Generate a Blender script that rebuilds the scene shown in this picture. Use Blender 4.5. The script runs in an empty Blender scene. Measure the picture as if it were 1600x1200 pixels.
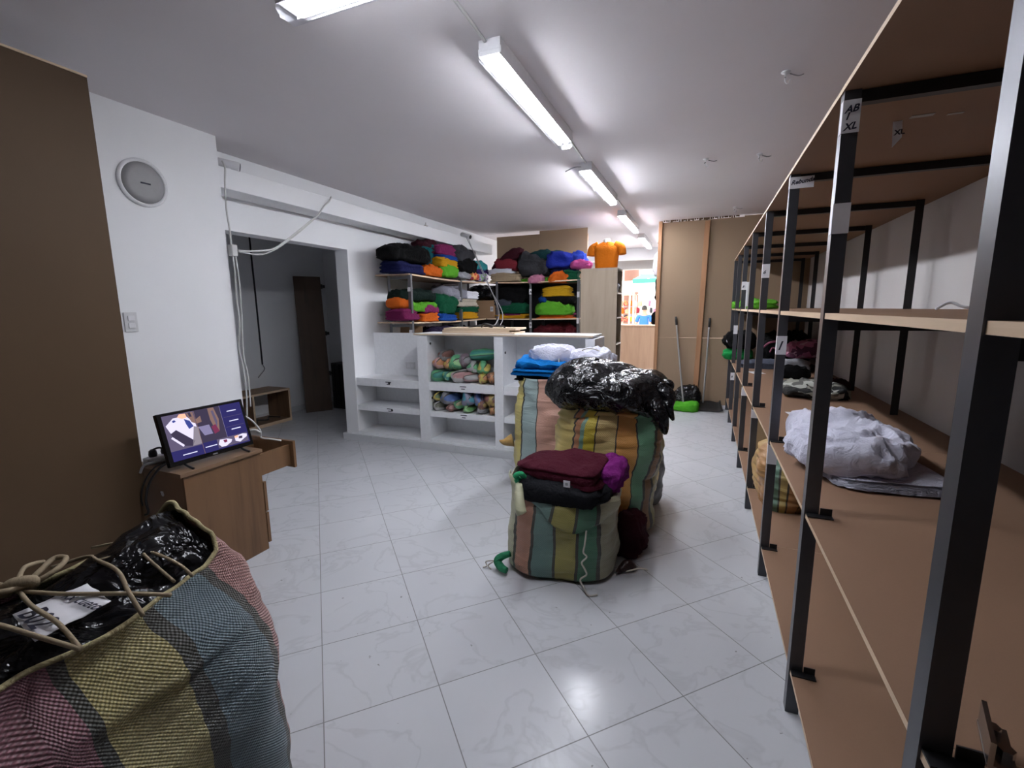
import bpy, bmesh, math, random
from mathutils import Vector, Matrix, noise

S = bpy.context.scene
C = S.collection
PI = math.pi
def R(d): return d * PI / 180

# ------------------------------------------------------------------ camera
EYE = 1.40
def make_camera():
    yaw, pitch, roll = 0.3916, 0.1604, -0.0092
    cy, sy = math.cos(yaw), math.sin(yaw)
    cp, sp = math.cos(pitch), math.sin(pitch)
    f = Vector((-sy * cp, cy * cp, -sp)); r = Vector((cy, sy, 0)); u = r.cross(f)
    cr, sr = math.cos(roll), math.sin(roll)
    r2 = r * cr + u * sr; u2 = u * cr - r * sr
    cam = bpy.data.cameras.new('camera'); o = bpy.data.objects.new('camera', cam); C.objects.link(o)
    o.matrix_world = Matrix(((r2.x, u2.x, -f.x, 0), (r2.y, u2.y, -f.y, 0), (r2.z, u2.z, -f.z, EYE), (0, 0, 0, 1)))
    cam.sensor_width = 36; cam.lens = 36 * 722.5 / 1600; cam.clip_start = 0.02; cam.clip_end = 300
    S.camera = o
make_camera()

# ------------------------------------------------------------------ world and exposure
W = bpy.data.worlds.new('sky'); S.world = W; W.use_nodes = True
wn = W.node_tree.nodes; wl = W.node_tree.links
bg = wn['Background']
sky = wn.new('ShaderNodeTexSky')
sky.sky_type = 'HOSEK_WILKIE'; sky.turbidity = 6; sky.ground_albedo = 0.5
sky.sun_direction = (0.3, -0.4, 0.86)
mixw = wn.new('ShaderNodeMix'); mixw.data_type = 'RGBA'
mixw.inputs[0].default_value = 0.75
wl.new(sky.outputs[0], mixw.inputs[6]); mixw.inputs[7].default_value = (1, 0.98, 0.97, 1)
wl.new(mixw.outputs[2], bg.inputs[0]); bg.inputs[1].default_value = 4.6
S.view_settings.view_transform = 'Standard'
S.view_settings.look = 'None'
S.view_settings.gamma = 1
S.view_settings.use_curve_mapping = False
S.view_settings.exposure = 0.95
TUBE = 21.0            # strength of the fluorescent tubes

# ------------------------------------------------------------------ materials
MATS = {}
def srgb(r, g, b):
    def c(v):
        v /= 255
        return v / 12.92 if v <= .04045 else ((v + .055) / 1.055) ** 2.4
    return (c(r), c(g), c(b), 1)
class NT:
    def __init__(s, name):
        s.m = bpy.data.materials.new(name); s.m.use_nodes = True
        s.t = s.m.node_tree; s.n = s.t.nodes; s.b = s.n['Principled BSDF']; s.out = s.n['Material Output']
    def new(s, t, **k):
        n = s.n.new(t)
        for a, v in k.items(): setattr(n, a, v)
        return n
    def ln(s, a, b): s.t.links.new(a, b)
    def math(s, op, a, b=None, c=None):
        n = s.new('ShaderNodeMath', operation=op)
        for i, v in enumerate((a, b, c)):
            if v is None: continue
            if isinstance(v, (int, float)): n.inputs[i].default_value = v
            else: s.ln(v, n.inputs[i])
        return n.outputs[0]
    def coord(s, kind='Object'):
        return s.new('ShaderNodeTexCoord').outputs[kind]
    def pos(s):
        return s.new('ShaderNodeNewGeometry').outputs['Position']
    def mapping(s, v, scale=(1, 1, 1), rot=(0, 0, 0), loc=(0, 0, 0)):
        m = s.new('ShaderNodeMapping'); s.ln(v, m.inputs[0])
        m.inputs['Scale'].default_value = scale; m.inputs['Rotation'].default_value = rot; m.inputs['Location'].default_value = loc
        return m.outputs[0]
    def noise(s, v, scale, detail=3, rough=.5, dist=0):
        n = s.new('ShaderNodeTexNoise'); s.ln(v, n.inputs['Vector'])
        n.inputs['Scale'].default_value = scale; n.inputs['Detail'].default_value = detail
        n.inputs['Roughness'].default_value = rough; n.inputs['Distortion'].default_value = dist
        return n.outputs['Fac']
    def ramp(s, f, stops, interp='LINEAR'):
        r = s.new('ShaderNodeValToRGB'); s.ln(f, r.inputs[0]); cr = r.color_ramp; cr.interpolation = interp
        while len(cr.elements) < len(stops): cr.elements.new(.5)
        for e, (p, c) in zip(cr.elements, stops): e.position = p; e.color = c
        return r.outputs[0]
    def mix(s, f, a, b, mode='MIX'):
        n = s.new('ShaderNodeMix', data_type='RGBA', blend_type=mode)
        for i, v in ((0, f), (6, a), (7, b)):
            if isinstance(v, (int, float)): n.inputs[i].default_value = v
            elif isinstance(v, tuple): n.inputs[i].default_value = v
            else: s.ln(v, n.inputs[i])
        return n.outputs[2]
    def bump(s, h, strength=.3, dist=.01):
        b = s.new('ShaderNodeBump'); s.ln(h, b.inputs['Height'])
        b.inputs['Strength'].default_value = strength; b.inputs['Distance'].default_value = dist
        s.ln(b.outputs[0], s.b.inputs['Normal'])
    def set(s, col=None, rough=.6, metal=0, spec=.5):
        if col is not None:
            if isinstance(col, tuple): s.b.inputs['Base Color'].default_value = col
            else: s.ln(col, s.b.inputs['Base Color'])
        if isinstance(rough, (int, float)): s.b.inputs['Roughness'].default_value = rough
        else: s.ln(rough, s.b.inputs['Roughness'])
        s.b.inputs['Metallic'].default_value = metal; s.b.inputs['Specular IOR Level'].default_value = spec
        return s.m

def scale_col(c, k): return (min(c[0] * k, 1), min(c[1] * k, 1), min(c[2] * k, 1), 1)

def m_paint(name, col, rough=.75, bump=.08, var=.05):
    t = NT(name); p = t.coord('Object')
    n = t.noise(p, 2.2, 4); c = t.mix(n, scale_col(col, 1 - var), scale_col(col, 1 + var))
    t.bump(t.noise(p, 55, 4), bump, .004)
    return t.set(c, rough)
def m_plain(name, col, rough=.5, metal=0, spec=.5):
    t = NT(name); p = t.coord('Object'); n = t.noise(p, 30, 2)
    return t.set(t.mix(n, scale_col(col, .93), scale_col(col, 1.07)), rough, metal, spec)
def m_mdf(name, col, sc=1):
    t = NT(name); p = t.coord('Object')
    a = t.noise(p, 1.6 * sc, 3); b = t.noise(p, 300, 2)
    c = t.mix(a, scale_col(col, .86), scale_col(col, 1.12))
    c = t.mix(t.math('MULTIPLY', b, .25), c, scale_col(col, .6))
    t.bump(b, .05, .002)
    return t.set(c, t.ramp(a, [(0, (.5,) * 3 + (1,)), (1, (.65,) * 3 + (1,))]), 0, .2)
def m_wood(name, c1, c2, axis='Z', sc=1.0, rough=.5):
    t = NT(name); p = t.coord('Object')
    s = {'X': (1.2, 14, 14), 'Y': (14, 1.2, 14), 'Z': (14, 14, 1.2)}[axis]
    s = tuple(v * sc for v in s)
    q = t.mapping(p, s)
    a = t.noise(q, 1.0, 6, .6, .8); b = t.noise(t.mapping(p, tuple(v * 4 for v in s)), 1.0, 3)
    f = t.math('ADD', t.math('MULTIPLY', a, .75), t.math('MULTIPLY', b, .25))
    c = t.ramp(f, [(.28, c2), (.5, c1), (.72, scale_col(c1, 1.12))])
    t.bump(b, .06, .003)
    return t.set(c, rough)
def m_cloth(name, col, wr=1.0, rough=.88, vary=.10):
    t = NT(name); p = t.coord('Object')
    a = t.noise(p, 5, 3, .6, .6); b = t.noise(p, 22, 4, .6, 1.2); w = t.noise(p, 420, 2)
    c = t.mix(a, scale_col(col, 1 - vary), scale_col(col, 1 + vary))
    c = t.mix(t.math('MULTIPLY', w, .22), c, scale_col(col, .55))
    h = t.math('ADD', t.math('MULTIPLY', b, .8), t.math('MULTIPLY', a, 1.0))
    t.bump(h, .55 * wr, .03)
    t.set(c, rough, 0, .14)
    t.b.inputs['Sheen Tint'].default_value = col; t.b.inputs['Sheen Weight'].default_value = .10; t.b.inputs['Sheen Roughness'].default_value = .5
    return t.m
def m_cloth_pattern(name, cols, sc=40):
    t = NT(name); p = t.coord('Object')
    v = t.new('ShaderNodeTexVoronoi'); t.ln(p, v.inputs['Vector']); v.inputs['Scale'].default_value = sc
    sep = t.new('ShaderNodeSeparateColor'); t.ln(v.outputs['Color'], sep.inputs[0])
    n = len(cols)
    c = t.ramp(sep.outputs[0], [(i / n, k) for i, k in enumerate(cols)], 'CONSTANT')
    t.bump(t.noise(p, 22, 4, .6, 1.2), .5, .03)
    return t.set(c, .85, 0, .25)
def m_plastic_bag(name, col=(.004, .004, .005, 1), rough=.17):
    t = NT(name); p = t.coord('Object')
    a = t.noise(p, 7, 3, .6, 1.6)
    m = t.new('ShaderNodeTexNoise', noise_type='RIDGED_MULTIFRACTAL')
    t.ln(p, m.inputs['Vector']); m.inputs['Scale'].default_value = 9; m.inputs['Detail'].default_value = 3; m.inputs['Distortion'].default_value = 1.0
    h = t.math('ADD', t.math('MULTIPLY', m.outputs[0], .5), a)
    t.bump(h, .8, .04)
    return t.set(col, rough, 0, .4)
def m_emit(name, col, st):
    t = NT(name); t.n.remove(t.b)
    e = t.new('ShaderNodeEmission'); e.inputs[0].default_value = col; e.inputs[1].default_value = st
    t.ln(e.outputs[0], t.out.inputs[0]); return t.m
def m_clear(name, tint=(1, 1, 1, 1), gloss=.12):
    t = NT(name); t.n.remove(t.b)
    a = t.new('ShaderNodeBsdfTransparent'); a.inputs[0].default_value = tint
    g = t.new('ShaderNodeBsdfGlossy'); g.inputs['Roughness'].default_value = .12
    mx = t.new('ShaderNodeMixShader'); mx.inputs[0].default_value = gloss
    t.ln(a.outputs[0], mx.inputs[1]); t.ln(g.outputs[0], mx.inputs[2]); t.ln(mx.outputs[0], t.out.inputs[0]); return t.m

def m_floor():
    t = NT('marble_tile'); p = t.pos()
    q = t.mapping(p, loc=(2.2855, -2.1693, 0))
    m2 = t.new('ShaderNodeMapping'); m2.vector_type = 'POINT'; t.ln(q, m2.inputs[0])
    m2.inputs['Rotation'].default_value = (0, 0, -R(45.2)); m2.inputs['Scale'].default_value = (1, 1, 1)
    sep = t.new('ShaderNodeSeparateXYZ'); t.ln(m2.outputs[0], sep.inputs[0])
    T = .4041
    ux = t.math('DIVIDE', sep.outputs[0], T); uy = t.math('DIVIDE', sep.outputs[1], T)
    def edge(u):
        f = t.math('FRACT', u); return t.math('SUBTRACT', .5, t.math('ABSOLUTE', t.math('SUBTRACT', f, .5)))
    d = t.math('MINIMUM', edge(ux), edge(uy))
    grout = t.math('LESS_THAN', d, .0047)
    cid = t.new('ShaderNodeCombineXYZ'); t.ln(t.math('FLOOR', ux), cid.inputs[0]); t.ln(t.math('FLOOR', uy), cid.inputs[1])
    wn_ = t.new('ShaderNodeTexWhiteNoise'); t.ln(cid.outputs[0], wn_.inputs['Vector'])
    # veins shift from tile to tile
    off = t.new('ShaderNodeVectorMath', operation='SCALE'); t.ln(wn_.outputs['Color'], off.inputs[0]); off.inputs['Scale'].default_value = 7
    add = t.new('ShaderNodeVectorMath', operation='ADD'); t.ln(p, add.inputs[0]); t.ln(off.outputs[0], add.inputs[1])
    n1 = t.noise(add.outputs[0], 3.2, 4, .55, .7)
    vein = t.math('ABSOLUTE', t.math('SUBTRACT', n1, .5))
    vf = t.ramp(vein, [(0, (1,) * 4), (.028, (0, 0, 0, 1))])
    cl = t.noise(add.outputs[0], 1.6, 3)
    base = t.mix(cl, (.53, .54, .57, 1), (.62, .63, .655, 1))
    base = t.mix(t.math('MULTIPLY', vf, .32), base, (.40, .41, .43, 1))
    # scattered specks of dirt
    sp = t.noise(p, 34, 2, .4); spk = t.math('GREATER_THAN', sp, .775)
    base = t.mix(t.math('MULTIPLY', spk, .6), base, (.16, .15, .14, 1))
    c = t.mix(grout, base, (.22, .22, .22, 1))
    rough = t.math('ADD', t.math('MULTIPLY', grout, .4), t.math('ADD', .16, t.math('MULTIPLY', t.noise(p, 3, 3), .1)))
    h = t.math('SUBTRACT', 1, grout)
    t.bump(h, .3, .002)
    return t.set(c, rough, 0, .45)

def m_weave(name, bands, seam=(.02, .02, .02, 1), nu=90, nv=110, gap=.35, rough=.42, bumpk=.5, fine=True):
    """bands: [(fraction of the way round, colour)] constant stripes on the UV map, with woven strands."""
    t = NT(name); uv = t.coord('UV')
    sep = t.new('ShaderNodeSeparateXYZ'); t.ln(uv, sep.inputs[0])
    wob = t.math('MULTIPLY', t.math('SUBTRACT', t.noise(uv, 3.0, 2), .5), .006)
    u = t.math('ADD', sep.outputs[0], wob)
    c = t.ramp(u, bands, 'CONSTANT')
    su = t.math('SINE', t.math('MULTIPLY', sep.outputs[0], nu * 2 * PI)); sv = t.math('SINE', t.math('MULTIPLY', sep.outputs[1], nv * 2 * PI))
    w = t.math('MULTIPLY', su, sv)
    k = t.math('MULTIPLY', t.ramp(w, [(.0, (1,) * 4), (.32, (0, 0, 0, 1))]), gap)
    hsv = t.new('ShaderNodeHueSaturation'); t.ln(c, hsv.inputs['Color']); hsv.inputs['Value'].default_value = .35; 
    c2 = t.mix(k, c, hsv.outputs[0])
    p = t.coord('Object')
    big = t.noise(p, 6, 3, .6)
    c3 = t.mix(t.math('MULTIPLY', big, .35), c2, t.mix(.5, c2, (.5, .48, .42, 1)))
    wr = t.noise(t.mapping(p, (6, 6, 26)), 1.0, 3, .6, .8)
    h = t.math('ADD', t.math('MULTIPLY', w, .06 if fine else .16), t.math('MULTIPLY', wr, .9))
    t.bump(h, bumpk, .02)
    return t.set(c3, rough, 0, .5)

M = {}
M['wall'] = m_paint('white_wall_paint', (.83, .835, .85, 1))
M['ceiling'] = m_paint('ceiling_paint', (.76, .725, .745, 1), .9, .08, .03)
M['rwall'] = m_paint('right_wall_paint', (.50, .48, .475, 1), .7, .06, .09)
M['alcove'] = m_paint('alcove_paint', (.80, .81, .83, 1))
M['floor'] = m_floor()
M['plinth'] = m_paint('plinth_tile', (.60, .61, .63, 1), .3, .02, .08)
M['white'] = m_plain('white_melamine', (.84, .85, .87, 1), .4)
M['whitepl'] = m_plain('white_plastic', (.72, .72, .74, 1), .4)
M['greypl'] = m_plain('grey_plastic', (.34, .34, .36, 1), .5)
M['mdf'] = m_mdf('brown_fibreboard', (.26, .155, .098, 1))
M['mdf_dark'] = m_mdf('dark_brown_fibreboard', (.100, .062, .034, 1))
M['mdf_part'] = m_mdf('partition_fibreboard', (.31, .22, .145, 1), .6)
M['board_edge'] = m_wood('pale_board_edge', (.62, .46, .31, 1), (.50, .35, .22, 1), 'Y')
M['post_wood'] = m_wood('red_brown_timber', (.36, .185, .09, 1), (.26, .12, .055, 1), 'Z')
M['oak'] = m_wood('oak_veneer', (.165, .085, .038, 1), (.065, .030, .012, 1), 'Z', .55)
M['oak_top'] = m_wood('oak_veneer_top', (.21, .125, .07, 1), (.14, .08, .042, 1), 'Y', .6)
M['ash'] = m_wood('grey_ash_veneer', (.33, .262, .195, 1), (.27, .21, .15, 1), 'Z', .7)
M['pale_wood'] = m_wood('pale_pine', (.66, .52, .38, 1), (.56, .42, .29, 1), 'X', .8)
M['counter_wood'] = m_wood('counter_wood', (.52, .34, .22, 1), (.44, .28, .18, 1), 'Z', .7)
M['doorwood'] = m_wood('dark_door_wood', (.085, .052, .033, 1), (.05, .03, .02, 1), 'Z', .5)
M['steel'] = m_plain('grey_painted_steel', (.075, .077, .088, 1), .36, .55)
M['steel_dark'] = m_plain('black_steel', (.014, .014, .016, 1), .45, .2)
M['steel_mid'] = m_plain('grey_angle_steel', (.13, .13, .14, 1), .45, .3)
M['chrome'] = m_plain('bright_metal', (.5, .5, .5, 1), .25, 1)
M['alu'] = m_plain('brushed_tube', (.42, .41, .40, 1), .35, .7)
M['black'] = m_plain('black_plastic', (.010, .010, .011, 1), .4)
M['blackgl'] = m_plain('black_gloss_bezel', (.006, .006, .007, 1), .2)
M['bag'] = m_plastic_bag('black_bin_liner')
M['paper'] = m_plain('white_paper', (.74, .73, .76, 1), .7)
M['ink'] = m_plain('dark_ink', (.012, .012, .03, 1), .6)
M['twine'] = m_cloth('jute_twine', (.34, .27, .18, 1), .5)
M['string'] = m_cloth('pale_string', (.55, .52, .46, 1), .5)
M['card'] = m_mdf('cardboard', (.32, .20, .115, 1))
M['lens'] = m_clear('clear_lens', (.96, .97, 1, 1), .10)
M['speaker'] = m_plain('speaker_mesh', (.30, .295, .30, 1), .6, .2)
M['socket'] = m_plain('switch_plate', (.66, .66, .67, 1), .35)
M['cable_w'] = m_plain('white_cable', (.56, .56, .55, 1), .5)
M['cable_g'] = m_plain('grey_cable', (.32, .32, .33, 1), .5)
M['skin'] = m_plain('skin', (.42, .24, .16, 1), .55)
M['hair'] = m_plain('dark_hair', (.02, .015, .012, 1), .6)

CLOTH = {
 'navy': (.012, .015, .085, 1), 'black': (.0075, .0075, .0085, 1), 'teal': (.005, .12, .14, 1), 'darkmaroon': (.055, .008, .016, 1),
 'magenta': (.27, .028, .13, 1), 'charcoal': (.062, .062, .07, 1), 'royal': (.012, .075, .36, 1), 'mustard': (.72, .36, .012, 1),
 'turq': (.06, .40, .42, 1), 'purple': (.055, .03, .16, 1), 'orange': (.80, .16, .015, 1), 'lime': (.13, .46, .03, 1),
 'paleyellow': (.72, .52, .16, 1), 'lgrey': (.42, .42, .46, 1), 'redorange': (.55, .10, .05, 1), 'lilac': (.38, .32, .48, 1),
 'plum': (.22, .02, .10, 1), 'blackgreen': (.008, .02, .016, 1), 'green': (.008, .11, .05, 1), 'heather': (.36, .36, .42, 1),
 'white': (.70, .70, .76, 1), 'cream': (.66, .58, .47, 1), 'darkpurple': (.03, .02, .055, 1), 'dullred': (.30, .035, .05, 1),
 'beige': (.60, .46, .30, 1), 'darkteal': (.01, .055, .06, 1), 'royalblue': (.015, .03, .34, 1), 'pink': (.62, .24, .36, 1),
 'hotpink': (.75, .13, .42, 1), 'brightblue': (.03, .07, .50, 1), 'slate': (.07, .085, .11, 1), 'yellow': (.80, .46, .02, 1),
 'darkred': (.09, .008, .012, 1), 'azure': (.005, .22, .68, 1), 'maroon': (.095, .010, .025, 1), 'whitelilac': (.68, .68, .80, 1),
 'violet': (.25, .02, .22, 1), 'olivegrey': (.28, .28, .24, 1), 'pinkgrey': (.50, .16, .25, 1), 'denim': (.11, .125, .17, 1), 'orangeshirt': (.85, .22, .01, 1),
}
def cm(k):
    key = 'cloth_' + k
    if key not in M: M[key] = m_cloth(k + '_cloth', scale_col(CLOTH[k], .3 if k == 'black' else 1 if k in ('white', 'whitelilac') else .62))
    return M[key]
M['cloth_camo'] = m_cloth_pattern('camouflage_cloth', [(.26, .26, .22, 1), (.10, .10, .09, 1), (.40, .40, .36, 1), (.02, .02, .02, 1)], 14)
M['cloth_lilac'] = m_cloth_pattern('lilac_patterned_cloth', [(.40, .32, .52, 1), (.12, .08, .16, 1), (.62, .55, .66, 1), (.20, .34, .18, 1)], 26)
M['cloth_redorange'] = m_cloth_pattern('red_patterned_cloth', [(.55, .09, .05, 1), (.30, .03, .05, 1), (.70, .34, .12, 1)], 26)

# ------------------------------------------------------------------ mesh helpers
class MB:
    def __init__(s): s.v = []; s.f = []; s.mi = []; s.uv = None
    def add(s, vs, fs, mi=0):
        o = len(s.v); s.v += [Vector(v) for v in vs]
        s.f += [tuple(i + o for i in f) for f in fs]
        s.mi += ([mi] * len(fs)) if isinstance(mi, int) else list(mi)
        return s
    def box(s, x0, x1, y0, y1, z0, z1, mi=0):
        vs = [(x, y, z) for z in (z0, z1) for y in (y0, y1) for x in (x0, x1)]
        fs = [(0, 2, 3, 1), (4, 5, 7, 6), (0, 1, 5, 4), (2, 6, 7, 3), (0, 4, 6, 2), (1, 3, 7, 5)]
        return s.add(vs, fs, mi)            # order: bottom, top, -y, +y, -x, +x
    def obox(s, c, ax, half, mi=0):
        c = Vector(c); ax = [Vector(a).normalized() for a in ax]
        vs = []
        for k in (-1, 1):
            for j in (-1, 1):
                for i in (-1, 1):
                    vs.append(c + ax[0] * half[0] * i + ax[1] * half[1] * j + ax[2] * half[2] * k)
        fs = [(0, 2, 3, 1), (4, 5, 7, 6), (0, 1, 5, 4), (2, 6, 7, 3), (0, 4, 6, 2), (1, 3, 7, 5)]
        return s.add(vs, fs, mi)
    def cyl(s, p0, p1, r0, r1=None, n=16, cap=True, mi=0):
        r1 = r0 if r1 is None else r1
        p0 = Vector(p0); p1 = Vector(p1); d = (p1 - p0).normalized()
        a = d.orthogonal().normalized(); b = d.cross(a)
        vs = []; fs = []
        for p, r in ((p0, r0), (p1, r1)):
            for i in range(n):
                t = 2 * PI * i / n; vs.append(p + (a * math.cos(t) + b * math.sin(t)) * r)
        for i in range(n): fs.append((i, (i + 1) % n, n + (i + 1) % n, n + i))
        if cap: fs.append(tuple(range(n))[::-1]); fs.append(tuple(range(n, 2 * n)))
        return s.add(vs, fs, mi)
    def tube(s, pts, r, n=8, smooth=6, mi=0):
        P = [Vector(p) for p in pts]
        if smooth > 1 and len(P) > 2:
            Q = []
            for i in range(len(P) - 1):
                a = P[max(i - 1, 0)]; b = P[i]; c = P[i + 1]; d = P[min(i + 2, len(P) - 1)]
                for k in range(smooth):
                    t = k / smooth
                    Q.append(.5 * ((2 * b) + (c - a) * t + (2 * a - 5 * b + 4 * c - d) * t * t + (3 * b - a - 3 * c + d) * t ** 3))
            Q.append(P[-1]); P = Q
        vs = []; fs = []; prev = None
        for i, p in enumerate(P):
            d = (P[min(i + 1, len(P) - 1)] - P[max(i - 1, 0)])
            d = d.normalized() if d.length > 1e-9 else Vector((0, 0, 1))
            if prev is None: a = d.orthogonal().normalized()
            else:
                a = prev - d * prev.dot(d); a = a.normalized() if a.length > 1e-6 else d.orthogonal().normalized()
            prev = a; b = d.cross(a)
            rr = r(i / (len(P) - 1)) if callable(r) else r
            for k in range(n):
                t = 2 * PI * k / n; vs.append(p + (a * math.cos(t) + b * math.sin(t)) * rr)
        for i in range(len(P) - 1):
            for k in range(n):
                fs.append((i * n + k, i * n + (k + 1) % n, (i + 1) * n + (k + 1) % n, (i + 1) * n + k))
        fs.append(tuple(range(n))[::-1]); fs.append(tuple(range((len(P) - 1) * n, len(P) * n)))
        return s.add(vs, fs, mi)
    def lathe(s, c, prof, axis=(0, 0, 1), n=28, mi=0):
        c = Vector(c); d = Vector(axis).normalized(); a = d.orthogonal().normalized(); b = d.cross(a)
        vs = []; fs = []
        for r, h in prof:
            for i in range(n):
                t = 2 * PI * i / n; vs.append(c + d * h + (a * math.cos(t) + b * math.sin(t)) * r)
        for j in range(len(prof) - 1):
            for i in range(n): fs.append((j * n + i, j * n + (i + 1) % n, (j + 1) * n + (i + 1) % n, (j + 1) * n + i))
        fs.append(tuple(range(n))[::-1]); fs.append(tuple(range((len(prof) - 1) * n, len(prof) * n)))
        return s.add(vs, fs, mi)
    def poly(s, pts, mi=0): return s.add(pts, [tuple(range(len(pts)))], mi)

def origin_of(o):
    v = Vector((0, 0, 0))
    while o is not None: v += Vector(o.location); o = o.parent
    return v
def obj(name, mb, mats, parent=None, smooth=False, bevel=0, sub=0, loc=None):
    """ONE mesh object; the MB holds world coordinates, loc (or the bottom centre) becomes the origin."""
    me = bpy.data.meshes.new(name)
    base = origin_of(parent) if parent else Vector((0, 0, 0))
    if loc is None:
        if parent: loc = Vector((0, 0, 0)); org = base
        else:
            xs = [v.x for v in mb.v]; ys = [v.y for v in mb.v]; zs = [v.z for v in mb.v]
            org = Vector(((min(xs) + max(xs)) / 2, (min(ys) + max(ys)) / 2, min(zs))); loc = org
    else: org = Vector(loc); loc = org - base
    me.from_pydata([v - org for v in mb.v], [], mb.f)
    if not isinstance(mats, (list, tuple)): mats = [mats]
    for m in mats: me.materials.append(m)
    for p, i in zip(me.polygons, mb.mi): p.material_index = i; p.use_smooth = smooth
    if mb.uv:
        l = me.uv_layers.new(name='UVMap')
        for p in me.polygons:
            for li, vi in zip(p.loop_indices, p.vertices): l.data[li].uv = mb.uv[p.index][list(p.vertices).index(vi)]
    bm = bmesh.new(); bm.from_mesh(me); bmesh.ops.recalc_face_normals(bm, faces=bm.faces); bm.to_mesh(me); bm.free()
    me.update()
    o = bpy.data.objects.new(name, me); C.objects.link(o); o.location = loc
    if parent: o.parent = parent
    if bevel:
        b = o.modifiers.new('bevel', 'BEVEL'); b.width = bevel; b.segments = 2; b.limit_method = 'ANGLE'
    if sub:
        b = o.modifiers.new('sub', 'SUBSURF'); b.levels = sub; b.render_levels = sub
    return o
def tag(o, label=None, cat=None, group=None, kind=None):
    if label: o['label'] = label
    if cat: o['category'] = cat
    if group: o['group'] = group
    if kind: o['kind'] = kind
    return o
def thing(name, label, cat, loc, group=None):
    o = bpy.data.objects.new(name, None); o.empty_display_size = .05; C.objects.link(o); o.location = loc
    return tag(o, label, cat, group)
def struct(name, mb, m, **k):
    return tag(obj(name, mb, m, **k), kind='structure')
def text_mb(s, size, o, ux, uy, bold=0.0, shear=0.0, off=.0006):
    """flat lettering as mesh; o = lower-left corner, ux/uy = reading and up directions"""
    cu = bpy.data.curves.new('lettering', 'FONT'); cu.body = s; cu.size = size; cu.offset = bold; cu.shear = shear; cu.resolution_u = 3
    t = bpy.data.objects.new('lettering', cu)
    me = bpy.data.meshes.new_from_object(t)
    ux = Vector(ux).normalized(); uy = Vector(uy).normalized(); nn = ux.cross(uy); o = Vector(o)
    mb = MB()
    mb.add([o + ux * v.co.x + uy * v.co.y + nn * off for v in me.vertices], [tuple(p.vertices) for p in me.polygons])
    bpy.data.objects.remove(t); bpy.data.curves.remove(cu); bpy.data.meshes.remove(me)
    return mb

# ------------------------------------------------------------------ soft shapes
def spow(v, e): return math.copysign(abs(v) ** e, v)
def fold_n(q):
    r = 1 - abs(noise.noise(q)) * 2.6
    return r * abs(r) ** .4 if r > 0 else r * .45
def cloth_mb(cx, cy, z0, sx, sy, sz, seed, style='C', rotz=0, tilt=0, nu=52, nv=26):
    rnd = random.Random(seed)
    e1, e2 = {'C': (.62, .55), 'F': (.50, .34), 'R': (.8, .55), 'T': (.55, .45), 'X': (.1, .1), 'B': (.75, .8)}[style]
    am = {'C': 1.35, 'F': .7, 'R': .35, 'T': .6, 'X': 0, 'B': .8}[style]
    mn = min(sx, sy); so = Vector((seed * 3.17, seed * 1.71, seed * 2.3))
    L = max(.07, min(mn, 2.2 * sz))                # size of the folds
    layers = max(2, min(5, int(sz / .035))) if style in 'FT' else 0
    mb = MB(); vs = []; fs = []
    off = [(rnd.uniform(-.06, .06), rnd.uniform(-.06, .06), rnd.uniform(.86, 1.0)) for _ in range(7)]
    hm = rnd.uniform(-.35, .35)
    for j in range(nv + 1):
        ph = -PI / 2 + PI * j / nv
        for i in range(nu):
            th = 2 * PI * i / nu
            cp = spow(math.cos(ph), e1)
            x = cp * spow(math.cos(th), e2); y = cp * spow(math.sin(th), e2); z = spow(math.sin(ph), e1)
            p = Vector((x * sx / 2, y * sy / 2, z * sz / 2))
            q = p + noise.noise_vector(p * (1.3 / L) + so) * L * .55
            f1 = fold_n(q * (1.5 / L) + so * 2); f2 = fold_n(q * (3.6 / L) + so * 3); n1 = noise.noise(p * (1.1 / mn) + so)
            d = am * (.16 * f1 + .075 * f2 + .22 * n1 - .05)
            nd = Vector((x / sx, y / sy, max(z, -.2) / sz)); nd = nd.normalized() if nd.length else nd
            p += nd * d * min(mn, sz * 1.6) * .62
            if layers:
                w = (z + 1) / 2 * layers
                li = min(int(w), 6)
                g = abs((w % 1) - .5) * 2
                ins = (1 - .13 * g ** 5 * cp) * (1 - (1 - off[li][2]) * (z > -.6))
                p.x = p.x * ins + off[li][0] * sx * cp * .5; p.y = p.y * ins + off[li][1] * sy * cp * .5
            if z > 0:                                  # the top is never level: it slumps to one side and at its corners
                p.z *= 1 + hm * (x if sx > sy else y) - .22 * abs(x * y) * (style in 'CF')
            vs.append(p)
    fl = -sz / 2 + sz * .04
    cr, sr = math.cos(rotz), math.sin(rotz); ct, st = math.cos(tilt), math.sin(tilt)
    out = []
    for p in vs:
        if style not in 'T': p.z = max(p.z, fl)
        x, y, z = p
        x, z = x * ct + z * st, -x * st + z * ct
        x, y = x * cr - y * sr, x * sr + y * cr
        out.append(Vector((x, y, z)))
    zs = min(v.z for v in out)
    out = [Vector((v.x + cx, v.y + cy, v.z - zs + z0)) for v in out]
    for j in range(nv):
        for i in range(nu):
            fs.append((j * nu + i, j * nu + (i + 1) % nu, (j + 1) * nu + (i + 1) % nu, (j + 1) * nu + i))
    mb.add(out, fs)
    return mb
def garment(name, label, cat, col, cx, cy, z0, sx, sy, sz, style='C', rotz=0, tilt=0, seed=None, group=None, mat=None, nu=52, nv=26):
    seed = seed if seed is not None else (hash_s(label) % 997) / 10
    mb = cloth_mb(cx, cy, z0, sx, sy, sz, seed, style, rotz, tilt, nu, nv)
    o = obj(name, mb, mat or cm(col), smooth=(style != 'X'))
    return tag(o, label, cat, group)
def hash_s(s):
    h = 7
    for ch in s: h = (h * 31 + ord(ch)) % 1000003
    return h

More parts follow.
